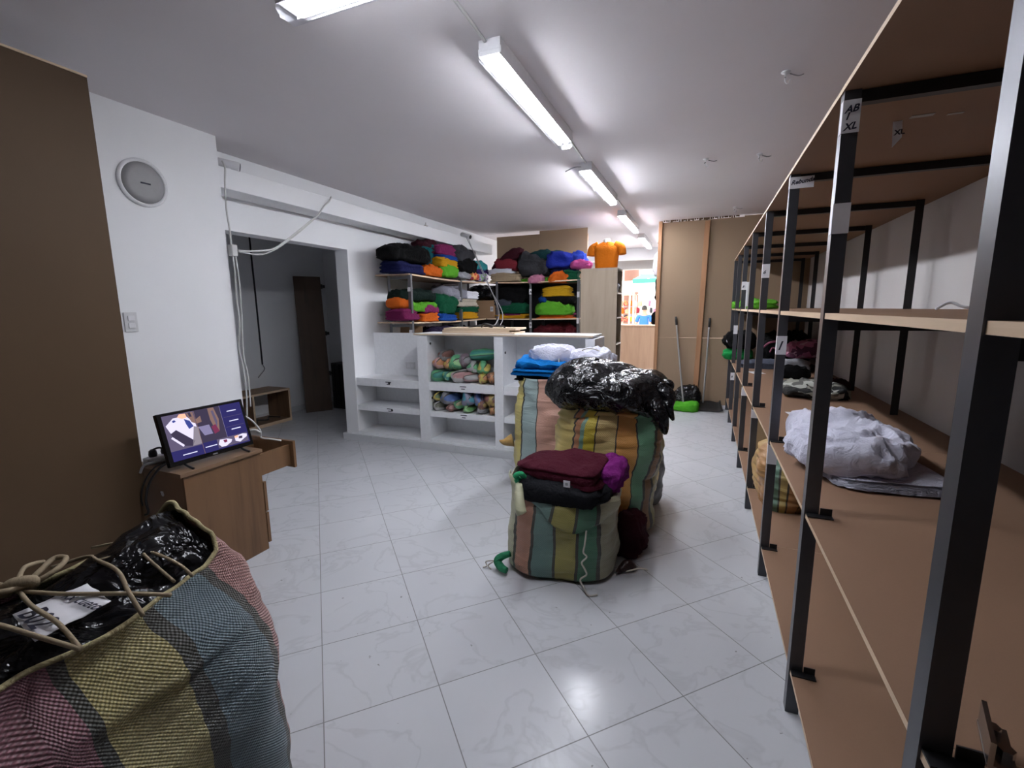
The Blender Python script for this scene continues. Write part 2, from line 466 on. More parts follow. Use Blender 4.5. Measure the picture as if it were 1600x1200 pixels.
def superell(rx, ry, th, n):
    return spow(math.cos(th), 2 / n) * rx, spow(math.sin(th), 2 / n) * ry
def sack_mb(cx, cy, rx, ry, h, seed, start, prof, rim=None, lean=(0, 0), n=3.0, rotz=0, nu=110, nv=60, amp=.02, wr=.006, z0=0, profy=None):
    """open woven sack; uv.x is the arc length round the sack from angle `start`, uv.y the height"""
    N = 720; acc = [0]; pts = []
    for i in range(N + 1):
        pts.append(superell(rx, ry, start + 2 * PI * i / N, n))
        if i: acc.append(acc[-1] + math.hypot(pts[i][0] - pts[i - 1][0], pts[i][1] - pts[i - 1][1]))
    L = acc[-1]
    ths = []; k = 0
    for j in range(nu + 1):
        want = L * j / nu
        while k < N and acc[k + 1] < want: k += 1
        f = 0 if k >= N else (want - acc[k]) / max(acc[k + 1] - acc[k], 1e-9)
        ths.append(start + 2 * PI * (k + f) / N)
    so = Vector((seed * 5.1, seed * 2.2, seed))
    cr, sr = math.cos(rotz), math.sin(rotz)
    def pr(t, prof):
        for (a, ra), (b, rb) in zip(prof, prof[1:]):
            if t <= b:
                s = (t - a) / (b - a); s = s * s * (3 - 2 * s); return ra + (rb - ra) * s
        return prof[-1][1]
    vs = []; uvv = []
    for j in range(nv + 1):
        t = j / nv
        for i in range(nu + 1):
            th = ths[i % nu] if i < nu else ths[0]
            x, y = superell(rx, ry, th, n)
            hh = h + (rim(th) if rim else 0)
            k = pr(t, prof); ky = pr(t, profy or prof)
            z = t * hh
            q = Vector((x, y, z))
            b = noise.noise(q * 4.5 + so) * amp * 1.6 + noise.noise(q * 11 + so) * amp * .7
            wrk = (noise.noise(Vector((x * 6, y * 6, z * 42)) + so)) * wr * (1 + 1.5 * max(0, t - .7) / .3)
            d = Vector((x, y, 0)); d = d.normalized() if d.length > 0 else d
            e = min(1, t * 12)
            p = Vector((x * k, y * ky, z)) + d * (b + wrk) * (.35 + .65 * e)
            p.x += lean[0] * t; p.y += lean[1] * t
            x2, y2 = p.x * cr - p.y * sr, p.x * sr + p.y * cr
            vs.append(Vector((x2 + cx, y2 + cy, p.z + z0))); uvv.append((i / nu, t * h))
    mb = MB(); fs = []; uvs = []
    m = nu + 1
    for j in range(nv):
        for i in range(nu):
            f = (j * m + i, j * m + i + 1, (j + 1) * m + i + 1, (j + 1) * m + i)
            fs.append(f); uvs.append([uvv[a] for a in f])
    fs.append(tuple(range(nu))[::-1]); uvs.append([(0, 0)] * nu)
    mb.add(vs, fs); mb.uv = uvs
    info = dict(L=L, vs=vs, m=m, nu=nu, nv=nv, acc=acc, pts=pts, N=N)
    return mb, info
def bands_at(info, axis, cuts, sign=1):
    """stripe edges given as a coordinate on the sack's first half (axis 0 = x, 1 = y), local to the sack centre"""
    out = []
    acc, pts, N, L = info['acc'], info['pts'], info['N'], info['L']
    for c, col in cuts:
        if c is None: out.append((0, col)); continue
        k = 0
        while k < N // 2 and pts[k][axis] * sign < c * sign: k += 1
        out.append((acc[k] / L, col))
    half = list(out)
    out += [(.5 + f, col) for f, col in half]
    return out
def weld(o):
    bm = bmesh.new(); bm.from_mesh(o.data); bmesh.ops.remove_doubles(bm, verts=bm.verts, dist=.0004); bm.to_mesh(o.data); bm.free()
def rim_ring(info):
    m, nv, nu = info['m'], info['nv'], info['nu']
    return [info['vs'][nv * m + i] for i in range(nu)]
def dome_mb(ring, drop, rise, seed, nr=12, amp=.03, inset=.012):
    c = sum(ring, Vector((0, 0, 0))) / len(ring); n = len(ring)
    vs = []; fs = []; so = Vector((seed, seed * 2, seed * 3))
    for j in range(nr + 1):
        s = 1 - j / nr
        for p in ring:
            d = p - c; L = math.hypot(d.x, d.y); k = max(0, 1 - inset / max(L, 1e-6)) * s
            q = Vector((c.x + d.x * k, c.y + d.y * k, 0))
            z = p.z * s + c.z * (1 - s) - drop * s ** 3 + rise * (1 - s * s)
            z += (noise.noise(q * 9 + so) * amp + (1 - 2 * abs(noise.noise(q * 16 + so * 2))) * amp * .4) * min(1, (1 - s) * 6)
            vs.append(Vector((q.x, q.y, z)))
    for j in range(nr):
        for i in range(n): fs.append((j * n + i, j * n + (i + 1) % n, (j + 1) * n + (i + 1) % n, (j + 1) * n + i))
    mb = MB(); mb.add(vs, fs); return mb

# ================================================================== THE SETTING
CEIL = 2.585
struct('floor', MB().box(-6, 1.3, -4.6, 10.7, -.06, 0), M['floor'])
struct('ceiling', MB().box(-6, 1.3, -4.6, 9.95, CEIL, CEIL + .08), M['ceiling'])
struct('wall_rear', MB().box(-6, 1.3, -4.7, -4.6, 0, CEIL), M['wall'])
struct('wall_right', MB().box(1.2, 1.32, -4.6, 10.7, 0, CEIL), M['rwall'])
struct('wall_left', MB().box(-3.62, -3.15, -4.6, 2.365, 0, CEIL), M['wall'])
mb = MB().box(-3.59, -3.43, 2.365, 3.9, 2.02, CEIL).box(-3.59, -3.43, 3.9, 10.7, 0, CEIL)
struct('wall_far_left', mb, M['wall'])
mb = MB().box(-5.4, -5.3, 1.5, 5.6, 0, CEIL).box(-5.3, -3.59, 5.5, 5.6, 0, CEIL).box(-5.3, -3.62, 1.4, 1.5, 0, CEIL)
struct('wall_alcove', mb, M['alcove'])
struct('baseboard_alcove', MB().box(-5.3, -5.285, 1.5, 5.5, 0, .07).box(-5.285, -3.6, 5.485, 5.5, 0, .07), M['plinth'])
# boxed ledge along the left wall
struct('trim_1', MB().box(-3.43, -3.2, 2.365, 6.98, 2.268, 2.412), M['wall'], bevel=.004)
# tiled plinth under the white counter
mb = MB()
for a, b in ((-3.62, -3.22), (-3.218, -2.62), (-2.618, -2.22), (-2.218, -2.02), (-2.018, -1.4), (-1.398, -.76)):
    mb.box(a, b, 3.868, 3.9, 0, .072)
mb.box(-3.62, -3.59, 3.9, 4.1, 0, .072)
struct('trim_2', mb, M['plinth'], bevel=.002)
# fibreboard partitions at the back
mb = MB().box(-3.13, -2.41, 7.0, 7.015, 0, 2.535).box(-2.408, -1.66, 7.0, 7.015, 0, CEIL - .004)
pl = struct('wall_partition', mb, M['mdf_part'])
obj('timber_batten', MB().box(-3.13, -1.66, 7.016, 7.06, 1.2, 1.25).box(-1.70, -1.66, 7.016, 7.06, 0, 2.5), M['post_wood'], pl)
mb = MB().box(-.60, .42, 6.965, 6.98, .02, .98).box(-.60, .42, 6.965, 6.98, .983, 2.56).box(.42, 1.2, 6.965, 6.98, .02, 2.575)
pr = struct('wall_back', mb, M['mdf_part'])
obj('timber_post', MB().box(-.645, -.598, 6.93, 7.0, 0, 2.575), M['post_wood'], pr, bevel=.003)
obj('timber_post', MB().obox((-.045, 6.945, 1.27), [(1, 0, -.018), (0, 1, 0), (.018, 0, 1)], (.033, .02, 1.27)), M['post_wood'], pr, bevel=.003)
rg = random.Random(4); mb = MB()
for i in range(34):
    x = -.58 + i * .028; mb.box(x, x + rg.uniform(.012, .03), 6.95, 6.968, CEIL - rg.uniform(.014, .034), CEIL)
obj('torn_edge', mb, M['mdf_dark'], pr)
struct('baseboard_back', MB().box(-.60, 1.2, 6.935, 6.964, 0, .05), M['whitepl'])
# front shop behind the partition
mb = MB().box(-3.43, 1.2, 9.8, 9.95, 2.36, CEIL)
struct('trim_3', mb, M['wall'])
mb = MB().box(-3.43, 1.2, 10.35, 10.6, 2.22, 2.5)
struct('trim_4', mb, m_paint('shutter_box_paint', (.55, .54, .52, 1)))
struct('ceiling_front', MB().box(-3.6, 1.3, 9.95, 10.7, 2.5, 2.56), M['ceiling'])

# ---------------------------------------------------------------- ceiling lamps
def lamp(label, cx, cy, along='y', power=1.0, ln=1.22):
    mt = m_emit('fluorescent_tube', (.93, .95, 1.0, 1), TUBE * power)
    t = thing('ceiling_light', label, 'ceiling light', (cx, cy, CEIL - .10), 'fluorescent lights on the ceiling')
    L = ln / 2
    def B(a0, a1, b0, b1, z0, z1):
        return (cx + b0, cx + b1, cy + a0, cy + a1, z0, z1) if along == 'y' else (cx + a0, cx + a1, cy + b0, cy + b1, z0, z1)
    obj('housing', MB().box(*B(-L, L, -.052, .052, CEIL - .045, CEIL)).box(*B(-L, L, -.052, -.048, CEIL - .071, CEIL - .045)).box(*B(-L, L, .048, .052, CEIL - .071, CEIL - .045)), M['whitepl'], t)
    for s in (-1, 1):
        p0 = (cx + s * .022, cy - L + .05, CEIL - .076); p1 = (cx + s * .022, cy + L - .05, CEIL - .076)
        if along != 'y': p0 = (cx - L + .05, cy + s * .022, CEIL - .076); p1 = (cx + L - .05, cy + s * .022, CEIL - .076)
        obj('tube', MB().cyl(p0, p1, .014, n=12), mt, t, smooth=True)
    # clear trough-shaped cover
    prof = [(-.053, CEIL - .071), (-.053, CEIL - .085), (-.034, CEIL - .105), (.034, CEIL - .105), (.053, CEIL - .085), (.053, CEIL - .071)]
    mb = MB(); vs = []; fs = []
    for a in (-L, L):
        for b, z in prof: vs.append((cx + b, cy + a, z) if along == 'y' else (cx + a, cy + b, z))
    for i in range(5): fs.append((i, i + 1, 7 + i, 6 + i))
    fs += [(0, 1, 2, 3, 4, 5), (6, 7, 8, 9, 10, 11)]
    mb.add(vs, fs); obj('clear_cover', mb, M['lens'], t)
    for s in (-1, 1):
        obj('clip', MB().box(*B(s * L * .98 - .01, s * L * .98 + .01, -.056, .056, CEIL - .065, CEIL - .035)), M['whitepl'], t)
    return t
lamp('fluorescent ceiling light nearest the viewer, set crosswise and cut off at the top', -.905, 1.48, 'x', 1.7)
lamp('long fluorescent ceiling light in the middle of the ceiling, nearest of the row', -.945, 2.67, power=2.9)
lamp('fluorescent ceiling light second in the row towards the back', -.968, 4.57, power=5.0)
lamp('fluorescent ceiling light third in the row above the doorway', -1.0, 6.6, power=3.8)
lamp('small far fluorescent ceiling light in the front shop beyond the partition', -1.015, 8.6, power=4)
for a, b, lab in ((1.48, 2.06, 'thin white conduit on the ceiling running to the crosswise light'), (3.28, 3.96, 'thin conduit between the first and second lights of the row'),
                  (5.18, 5.99, 'thin conduit between the second and third lights of the row')):
    tag(obj('conduit', MB().tube([(-.945, a, CEIL - .008), (-.95, (a + b) / 2, CEIL - .011), (-.965, b, CEIL - .008)], .007), M['cable_w'], smooth=True), lab, 'conduit')
tag(obj('loose_wire', MB().tube([(-.97, 3.97, CEIL - .04), (-1.05, 3.96, CEIL - .03), (-1.14, 3.98, CEIL - .05)], .005), M['cable_g'], smooth=True), 'short grey wire end sticking out beside the second light', 'wire')
for i, (x, y, lab) in enumerate(((.32, 2.93, 'white hook on the ceiling above the rack, largest one'), (.335, 4.33, 'white ceiling hook halfway along the rack'),
                     (-.055, 4.28, 'ceiling hook with black wire ends left of the others'), (.27, 6.4, 'ceiling hook nearest the back partition'))):
    h = obj('ceiling_hook', MB().lathe((x, y, CEIL), [(.022, 0), (.02, -.006), (.006, -.01), (.005, -.02)], n=14).tube([(x, y, CEIL - .015), (x, y, CEIL - .045), (x + .014, y, CEIL - .058), (x + .024, y, CEIL - .04)], .004), M['whitepl'], smooth=True)
    tag(h, lab, 'hook')
    obj('wire_end', MB().tube([(x + .02, y, CEIL - .012), (x + .06, y + .02, CEIL - .02), (x + .085, y + .02, CEIL - .016)], .003).tube([(x, y - .01, CEIL - .03), (x - .008, y - .05, CEIL - .045)], .003), M['steel_dark' if i == 2 else 'cable_g'], h, smooth=True)

# ---------------------------------------------------------------- pillar wall
t = thing('wall_speaker', 'round grey flush speaker high on the white pillar wall', 'speaker', (-3.15, 1.865, 2.165))
c = Vector((-3.15, 1.865, 2.165))
obj('trim_ring', MB().lathe(c, [(.138, 0), (.138, .008), (.128, .014), (.118, .012), (.118, 0)], (1, 0, 0), 40), M['whitepl'], t, smooth=True)
obj('grille', MB().lathe(c, [(.117, .004), (.117, .010), (.08, .014), (.03, .016), (.001, .0165)], (1, 0, 0), 40), M['speaker'], t, smooth=True)
obj('badge', MB().box(-3.134, -3.1315, 1.845, 1.90, 2.158, 2.167), M['ink'], t)
def plate(label, c, n, w, h, cat='switch', name='light_switch'):
    """wall plate facing n ('x' or 'y-')"""
    x, y, z = c
    t = thing(name, label, cat, c)
    if n == 'x':
        obj('plate', MB().box(x, x + .008, y - w / 2, y + w / 2, z - h / 2, z + h / 2), M['socket'], t, bevel=.003)
        for k in (-1, 1): obj('rocker' if cat == 'switch' else 'socket', MB().box(x + .008, x + .013, y - w * .25, y + w * .25, z + k * h * .19 - h * .13, z + k * h * .19 + h * .13), M['whitepl'], t, bevel=.002)
    else:
        obj('plate', MB().box(x - w / 2, x + w / 2, y - .008, y, z - h / 2, z + h / 2), M['socket'], t, bevel=.003)
        for k in (-1, 1): obj('rocker' if cat == 'switch' else 'socket', MB().box(x + k * w * .2 - w * .14, x + k * w * .2 + w * .14, y - .013, y - .008, z - h * .25, z + h * .25), M['whitepl'], t, bevel=.002)
    return t
plate('white double light switch on the pillar wall beside the brown panel', (-3.15, 1.70, 1.345), 'x', .07, .115)
plate('small white plate on the left wall above the counter', (-3.43, 4.40, 1.30), 'x', .07, .11, 'outlet', 'wall_outlet')

# tall fibreboard panel at the left
t = thing('fibreboard_panel', 'tall brown fibreboard panel standing at the left edge, in front of the pillar', 'panel', (-2.61, .4, 0))
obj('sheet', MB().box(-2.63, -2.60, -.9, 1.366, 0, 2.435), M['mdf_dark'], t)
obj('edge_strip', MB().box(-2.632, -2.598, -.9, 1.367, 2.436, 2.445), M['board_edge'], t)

# ---------------------------------------------------------------- cables and cameras on the ledge
def cam_bullet(label, c, d):
    c = Vector(c); d = Vector(d).normalized()
    t = thing('security_camera', label, 'camera', c)
    obj('mount', MB().cyl(c + Vector((0, 0, -.04)), c + Vector((0, 0, -.03)), .03).cyl(c + Vector((0, 0, -.04)), c, .011), M['whitepl'], t, smooth=False)
    obj('body', MB().lathe(c - d * .08, [(.024, 0), (.032, .01), (.034, .16), (.030, .165)], d, 20), M['whitepl'], t, smooth=True)
    obj('lens', MB().lathe(c + d * .083, [(.028, 0), (.027, .006), (.012, .008), (.001, .006)], d, 20), M['black'], t, smooth=True)
cam_bullet('white bullet security camera on the ledge beside the pillar', (-3.25, 2.50, 2.452), (.55, .75, -.12))
cam_bullet('white bullet security camera near the far end of the ledge', (-3.24, 6.15, 2.452), (.75, -.1, -.25))
tag(obj('cable', MB().tube([(-3.135, 2.385, 2.43), (-3.12, 2.39, 2.38), (-3.13, 2.385, 2.28), (-3.135, 2.38, 2.1), (-3.13, 2.385, 1.98), (-3.13, 2.385, 1.86), (-3.12, 2.385, 1.7), (-3.13, 2.385, 1.5), (-3.12, 2.38, 1.32), (-3.145, 2.375, 1.15), (-3.12, 2.375, .98), (-3.11, 2.37, .8), (-3.13, 2.37, .62)], .006)
        .tube([(-3.12, 2.40, 1.82), (-3.105, 2.40, 1.6), (-3.11, 2.395, 1.38), (-3.125, 2.39, 1.1), (-3.1, 2.39, .92), (-3.1, 2.385, .7)], .005), M['cable_w'], smooth=True), 'white cables running down the corner of the pillar', 'cable')
tag(obj('junction_box', MB().box(-3.15, -3.10, 2.367, 2.41, 1.79, 1.87), M['cable_w'], bevel=.006), 'small white cable connector on the pillar corner', 'connector')
tag(obj('cable', MB().tube([(-3.185, 3.46, 2.42), (-3.18, 3.42, 2.37), (-3.17, 3.35, 2.32), (-3.17, 3.27, 2.23), (-3.16, 3.18, 2.17), (-3.14, 3.0, 2.05), (-3.12, 2.83, 1.94), (-3.11, 2.7, 1.87), (-3.1, 2.5, 1.835), (-3.1, 2.41, 1.83)], .007)
        .tube([(-3.17, 3.27, 2.225), (-3.14, 3.0, 2.035), (-3.12, 2.75, 1.88), (-3.1, 2.58, 1.82), (-3.1, 2.41, 1.825)], .006), M['cable_w'], smooth=True), 'white cable sagging from the ledge across the opening to the pillar corner', 'cable')
tag(obj('cable', MB().tube([(-3.2, 6.1, 2.43), (-3.13, 6.0, 2.36), (-2.85, 5.75, 2.05), (-2.5, 5.35, 1.68), (-2.22, 5.0, 1.38), (-2.08, 4.6, 1.25), (-2.0, 4.3, 1.235)], .005)
        .tube([(-3.2, 6.15, 2.42), (-3.0, 5.9, 2.2), (-2.55, 5.4, 1.72), (-2.2, 5.0, 1.42), (-2.0, 4.6, 1.3), (-1.9, 4.3, 1.235), (-1.82, 4.15, 1.23)], .0042), M['cable_g'], smooth=True), 'grey cables hanging from the ledge camera down onto the planks', 'cable')
tag(obj('cable_coil', MB().tube([(-2.16, 4.12, 1.232), (-2.05, 4.05, 1.24), (-1.98, 4.12, 1.25), (-1.9, 4.2, 1.236), (-1.8, 4.12, 1.24), (-1.74, 4.05, 1.233)], .008).tube([(-2.0, 4.08, 1.236), (-1.94, 4.03, 1.262), (-1.88, 4.07, 1.24), (-1.95, 4.14, 1.238)], .012), M['black'], smooth=True), 'black plug and coiled cable end lying on the planks', 'cable')
for y in (4.95, 6.35):
    pass
tag(obj('cable_clip', MB().tube([(-3.21, 5.05, 2.413), (-3.2, 5.04, 2.45), (-3.195, 5.03, 2.415)], .006).box(-3.215, -3.185, 5.02, 5.07, 2.412, 2.422), M['cable_w'], smooth=False), 'small wire stub on top of the ledge above the shelves', 'wire')

# ---------------------------------------------------------------- dim alcove through the opening
t = thing('open_box_shelf', 'open wooden box shelf on the floor of the dim alcove', 'shelf', (-5.07, 3.95, 0))
mb = MB().box(-5.28, -4.9, 3.3, 4.345, .40, .425, [0, 0, 0, 0, 0, 1]); obj('top_board', mb, [M['oak_top'], M['board_edge']], t)
obj('bottom_board', MB().box(-5.28, -4.9, 3.3, 4.345, 0.0, .04, [0, 0, 0, 0, 0, 1]), [M['oak_top'], M['board_edge']], t)
for y in (3.3, 3.80, 4.32): obj('upright', MB().box(-5.28, -4.9, y, y + .025, .04, .40, [0, 0, 0, 0, 0, 1]), [M['oak'], M['board_edge']], t)
tag(obj('cable_coil', MB().tube([(-5.0, 3.9, .055), (-5.1, 3.98, .06), (-5.02, 4.08, .052), (-5.12, 4.18, .06), (-5.0, 4.25, .052)], .008).lathe((-5.02, 3.87, .041), [(.05, 0), (.055, .03), (.03, .055), (.005, .06)], n=16), M['black'], smooth=True), 'black cable and plug lying inside the open box shelf', 'cable')
t = thing('door_panel', 'dark wooden door panel leaning against the alcove wall', 'door panel', (-4.99, 4.86, 0))
A = Vector((-5.06, 4.73, 0)); Bv = Vector((-4.865, 5.02, 0)); up = Vector((-.17, .115, 1.87))
wv = (Bv - A); nn = wv.cross(up).normalized() * .02
obj('leaf', MB().add([A, Bv, Bv + nn, A + nn, A + up, Bv + up, Bv + up + nn, A + up + nn], [(0, 1, 2, 3), (4, 5, 6, 7), (0, 1, 5, 4), (1, 2, 6, 5), (2, 3, 7, 6), (3, 0, 4, 7)]), M['doorwood'], t)
for k in (.28, .58, .93):
    p = Bv + up * k + wv.normalized() * .012
    obj('hinge', MB().cyl(p - up.normalized() * .03, p + up.normalized() * .03, .014, n=10).obox(p + wv.normalized() * .02, [wv, up, nn], (.025, .02, .006)), M['black'], t)
t = thing('hanging_rod', 'thin dark rod with a loose wire hanging on the alcove wall', 'rod', (-5.28, 4.29, 2.0))
obj('rod', MB().tube([(-5.285, 4.28, 2.56), (-5.285, 4.283, 2.2), (-5.285, 4.29, 1.6), (-5.285, 4.295, .72)], .010), M['steel_dark'], t, smooth=True)
obj('wire_end', MB().tube([(-5.285, 4.295, .72), (-5.26, 4.30, .66), (-5.27, 4.25, .60), (-5.265, 4.20, .56)], .006), M['cable_g'], t, smooth=True)
t = thing('black_crate', 'black slatted crate in the dark corner of the alcove', 'crate', (-4.6, 5.3, 0))
obj('box', MB().box(-4.93, -4.4, 5.12, 5.46, .0, .66), M['black'], t)
for k in range(6): obj('slat', MB().box(-4.91 + k * .088, -4.865 + k * .088, 5.10, 5.12, .03, .64), M['steel_dark'], t)

# ---------------------------------------------------------------- white display counter
t = thing('display_counter', 'white built-in counter with three bays of open shelves', 'counter', (-2.1, 4.07, 0))
Y0, Y1 = 3.9, 4.24
obj('back_panel', MB().box(-3.43, -.93, Y1, Y1 + .02, 0, 1.155), M['white'], t)
for x0, x1 in ((-2.632, -2.512), (-1.79, -1.70)):
    obj('upright', MB().box(x0, x1, Y0, Y1, .072, 1.15), M['white'], t, bevel=.003)
obj('upright', MB().box(-.93, -.845, Y0, 4.30, 0, 1.145), M['white'], t, bevel=.003)
for x0, x1 in ((-3.43, -2.632), (-2.512, -1.79), (-1.70, -.93)):
    for z0, z1 in ((.605, .69), (.335, .39)):
        s = obj('shelf', MB().box(x0, x1, Y0 + .012, Y1, z0, z1), M['white'], t, bevel=.003)
        if x0 < -1.75:
            cx = (x0 + x1) / 2 + .02; mb = MB()
            mb.box(cx - .035, cx + .035, Y0 + .0105, Y0 + .012, (z0 + z1) / 2 + .008, (z0 + z1) / 2 + .016).box(cx - .02, cx + .02, Y0 + .0105, Y0 + .012, (z0 + z1) / 2 - .014, (z0 + z1) / 2 - .007)
            obj('label_strip', mb, M['ink'], s)
    obj('base_board', MB().box(x0, x1, Y0, Y1, .0, .10), M['white'], t)
obj('top_board', MB().box(-2.66, -.86, Y0 - .01, Y1 + .02, 1.156, 1.172, [0, 0, 1, 0, 0, 0]), [M['white'], M['pale_wood']], t)
for x, z in ((-3.0, .648), (-2.98, .362), (-2.508, 1.07), (-2.508, .52), (-1.697, 1.0)):
    obj('screw_cap', MB().lathe((x, Y0 + .012 if z in (.648, .362) else Y0 + .05, z), [(.012, 0), (.012, .004), (.001, .005)], (0, -1, 0) if z in (.648, .362) else (1, 0, 0), 14), M['black'], t)
plate('white outlet inside the left bay of the counter', (-2.95, 4.238, .80), 'y-', .12, .075, 'outlet', 'wall_outlet')
# planks on the counter
rg = random.Random(2)
for k, (a, b, c0, z, lab) in enumerate(((-2.36, -1.60, 3.94, 1.172, 'lowest pale plank of the stack on the counter top'), (-2.37, -1.66, 3.96, 1.190, 'middle pale plank of the stack on the counter top'), (-2.36, -1.60, 3.97, 1.208, 'topmost pale plank of the stack on the counter top'))):
    tag(obj('plank', MB().box(a, b, c0, c0 + .28, z, z + .0175), M['pale_wood'], bevel=.001), lab, 'plank', 'planks stacked on the counter')

# ---------------------------------------------------------------- racks at the back left
def angle_post(t, x, y, z1, sx, sy, w=.035, m='steel_mid', name='post', z0=0):
    """slotted angle: one leg along x, one along y, corner at (x, y)"""
    mb = MB().box(min(x, x + sx * w), max(x, x + sx * w), min(y, y + sy * .003), max(y, y + sy * .003), z0, z1)
    mb.box(min(x, x + sx * .003), max(x, x + sx * .003), min(y, y + sy * w), max(y, y + sy * w), z0, z1)
    return obj(name, mb, M[m], t)
t = thing('shelving_rack', 'grey steel rack of clothes along the left wall behind the counter', 'shelving rack', (-3.15, 5.25, 0), 'clothes racks behind the counter')
for y in (4.30, 5.43, 6.17):
    if y < 6: angle_post(t, -2.95, y, 1.79, -1, 1)
    angle_post(t, -3.25, y, 1.79, 1, 1)
def sag_board(name, t, x0, x1, y0, y1, z, th, sag, axis, mats, n=14):
    mb = MB(); vs = []; fs = []; mi = []
    for i in range(n + 1):
        s = i / n; dz = -sag * math.sin(PI * s)
        for (a, k) in ((0, 0), (1, 0), (1, 1), (0, 1)):
            if axis == 'y': vs.append(((x0, x1)[a], y0 + (y1 - y0) * s, z + dz + (th if k else 0)))
            else: vs.append((x0 + (x1 - x0) * s, (y0, y1)[a], z + dz + (th if k else 0)))
    for i in range(n):
        for k in range(4):
            fs.append((i * 4 + k, i * 4 + (k + 1) % 4, (i + 1) * 4 + (k + 1) % 4, (i + 1) * 4 + k)); mi.append(1 if k in (1, 3) else 0)
    fs += [(0, 1, 2, 3), tuple(n * 4 + k for k in range(4))]; mi += [1, 1]
    mb.add(vs, fs, mi); return obj(name, mb, mats, t)
for z, sg in ((1.775, .02), (1.255, .012), (.78, .01)):
    sag_board('shelf_board', t, -3.40, -2.955, 4.285, 6.19, z, .016, sg, 'y', [M['mdf'], M['board_edge']])
    for y in (4.305, 5.435): obj('crossbar', MB().box(-3.25, -2.955, y, y + .03, z - .04, z - .012), M['steel_mid'], t)
for y, z in ((4.30, 1.60), (5.43, 1.52), (5.43, 1.45), (4.30, 1.14)): obj('shelf_tag', MB().box(-2.99, -2.952, y - .003, y - .001, z, z + .045), M['paper'], t)
t = thing('shelving_rack', 'grey steel rack of clothes against the back partition', 'shelving rack', (-2.25, 6.5, 0), 'clothes racks behind the counter')
for x in (-2.80, -2.285, -1.565):
    angle_post(t, x, 6.2, 1.79, -1 if x > -2 else 1, 1); angle_post(t, x, 6.78, 1.79, -1 if x > -2 else 1, -1)
for z, sg in ((1.775, .015), (1.255, .006), (.96, .006), (.6, .005)):
    sag_board('shelf_board', t, -2.95, -1.56, 6.205, 6.78, z, .016, sg, 'x', [M['mdf'], M['board_edge']])
    for x in (-2.80, -2.285, -1.60): obj('crossbar', MB().box(x, x + .03, 6.21, 6.77, z - .04, z - .008), M['steel_dark'], t)
obj('dark_backing', MB().box(-3.41, -1.56, 6.785, 6.80, .55, 1.77), M['steel_dark'], t)  # added dark sheet: blackens the gaps behind the shelves, hides the bright wall
for x, z, ch in ((-2.285, 1.60, 'a'), (-2.285, 1.14, '2'), (-1.6, 1.55, None), (-1.6, 1.2, None)):
    g = obj('shelf_tag', MB().box(x, x + .034, 6.194, 6.197, z, z + .075), M['paper'], t)
    if ch: obj('marking', text_mb('A' if ch == 'a' else 'B', .05, (x + .004, 6.1935, z + .02), (1, 0, 0), (0, 0, 1), .001), M['ink'], g)

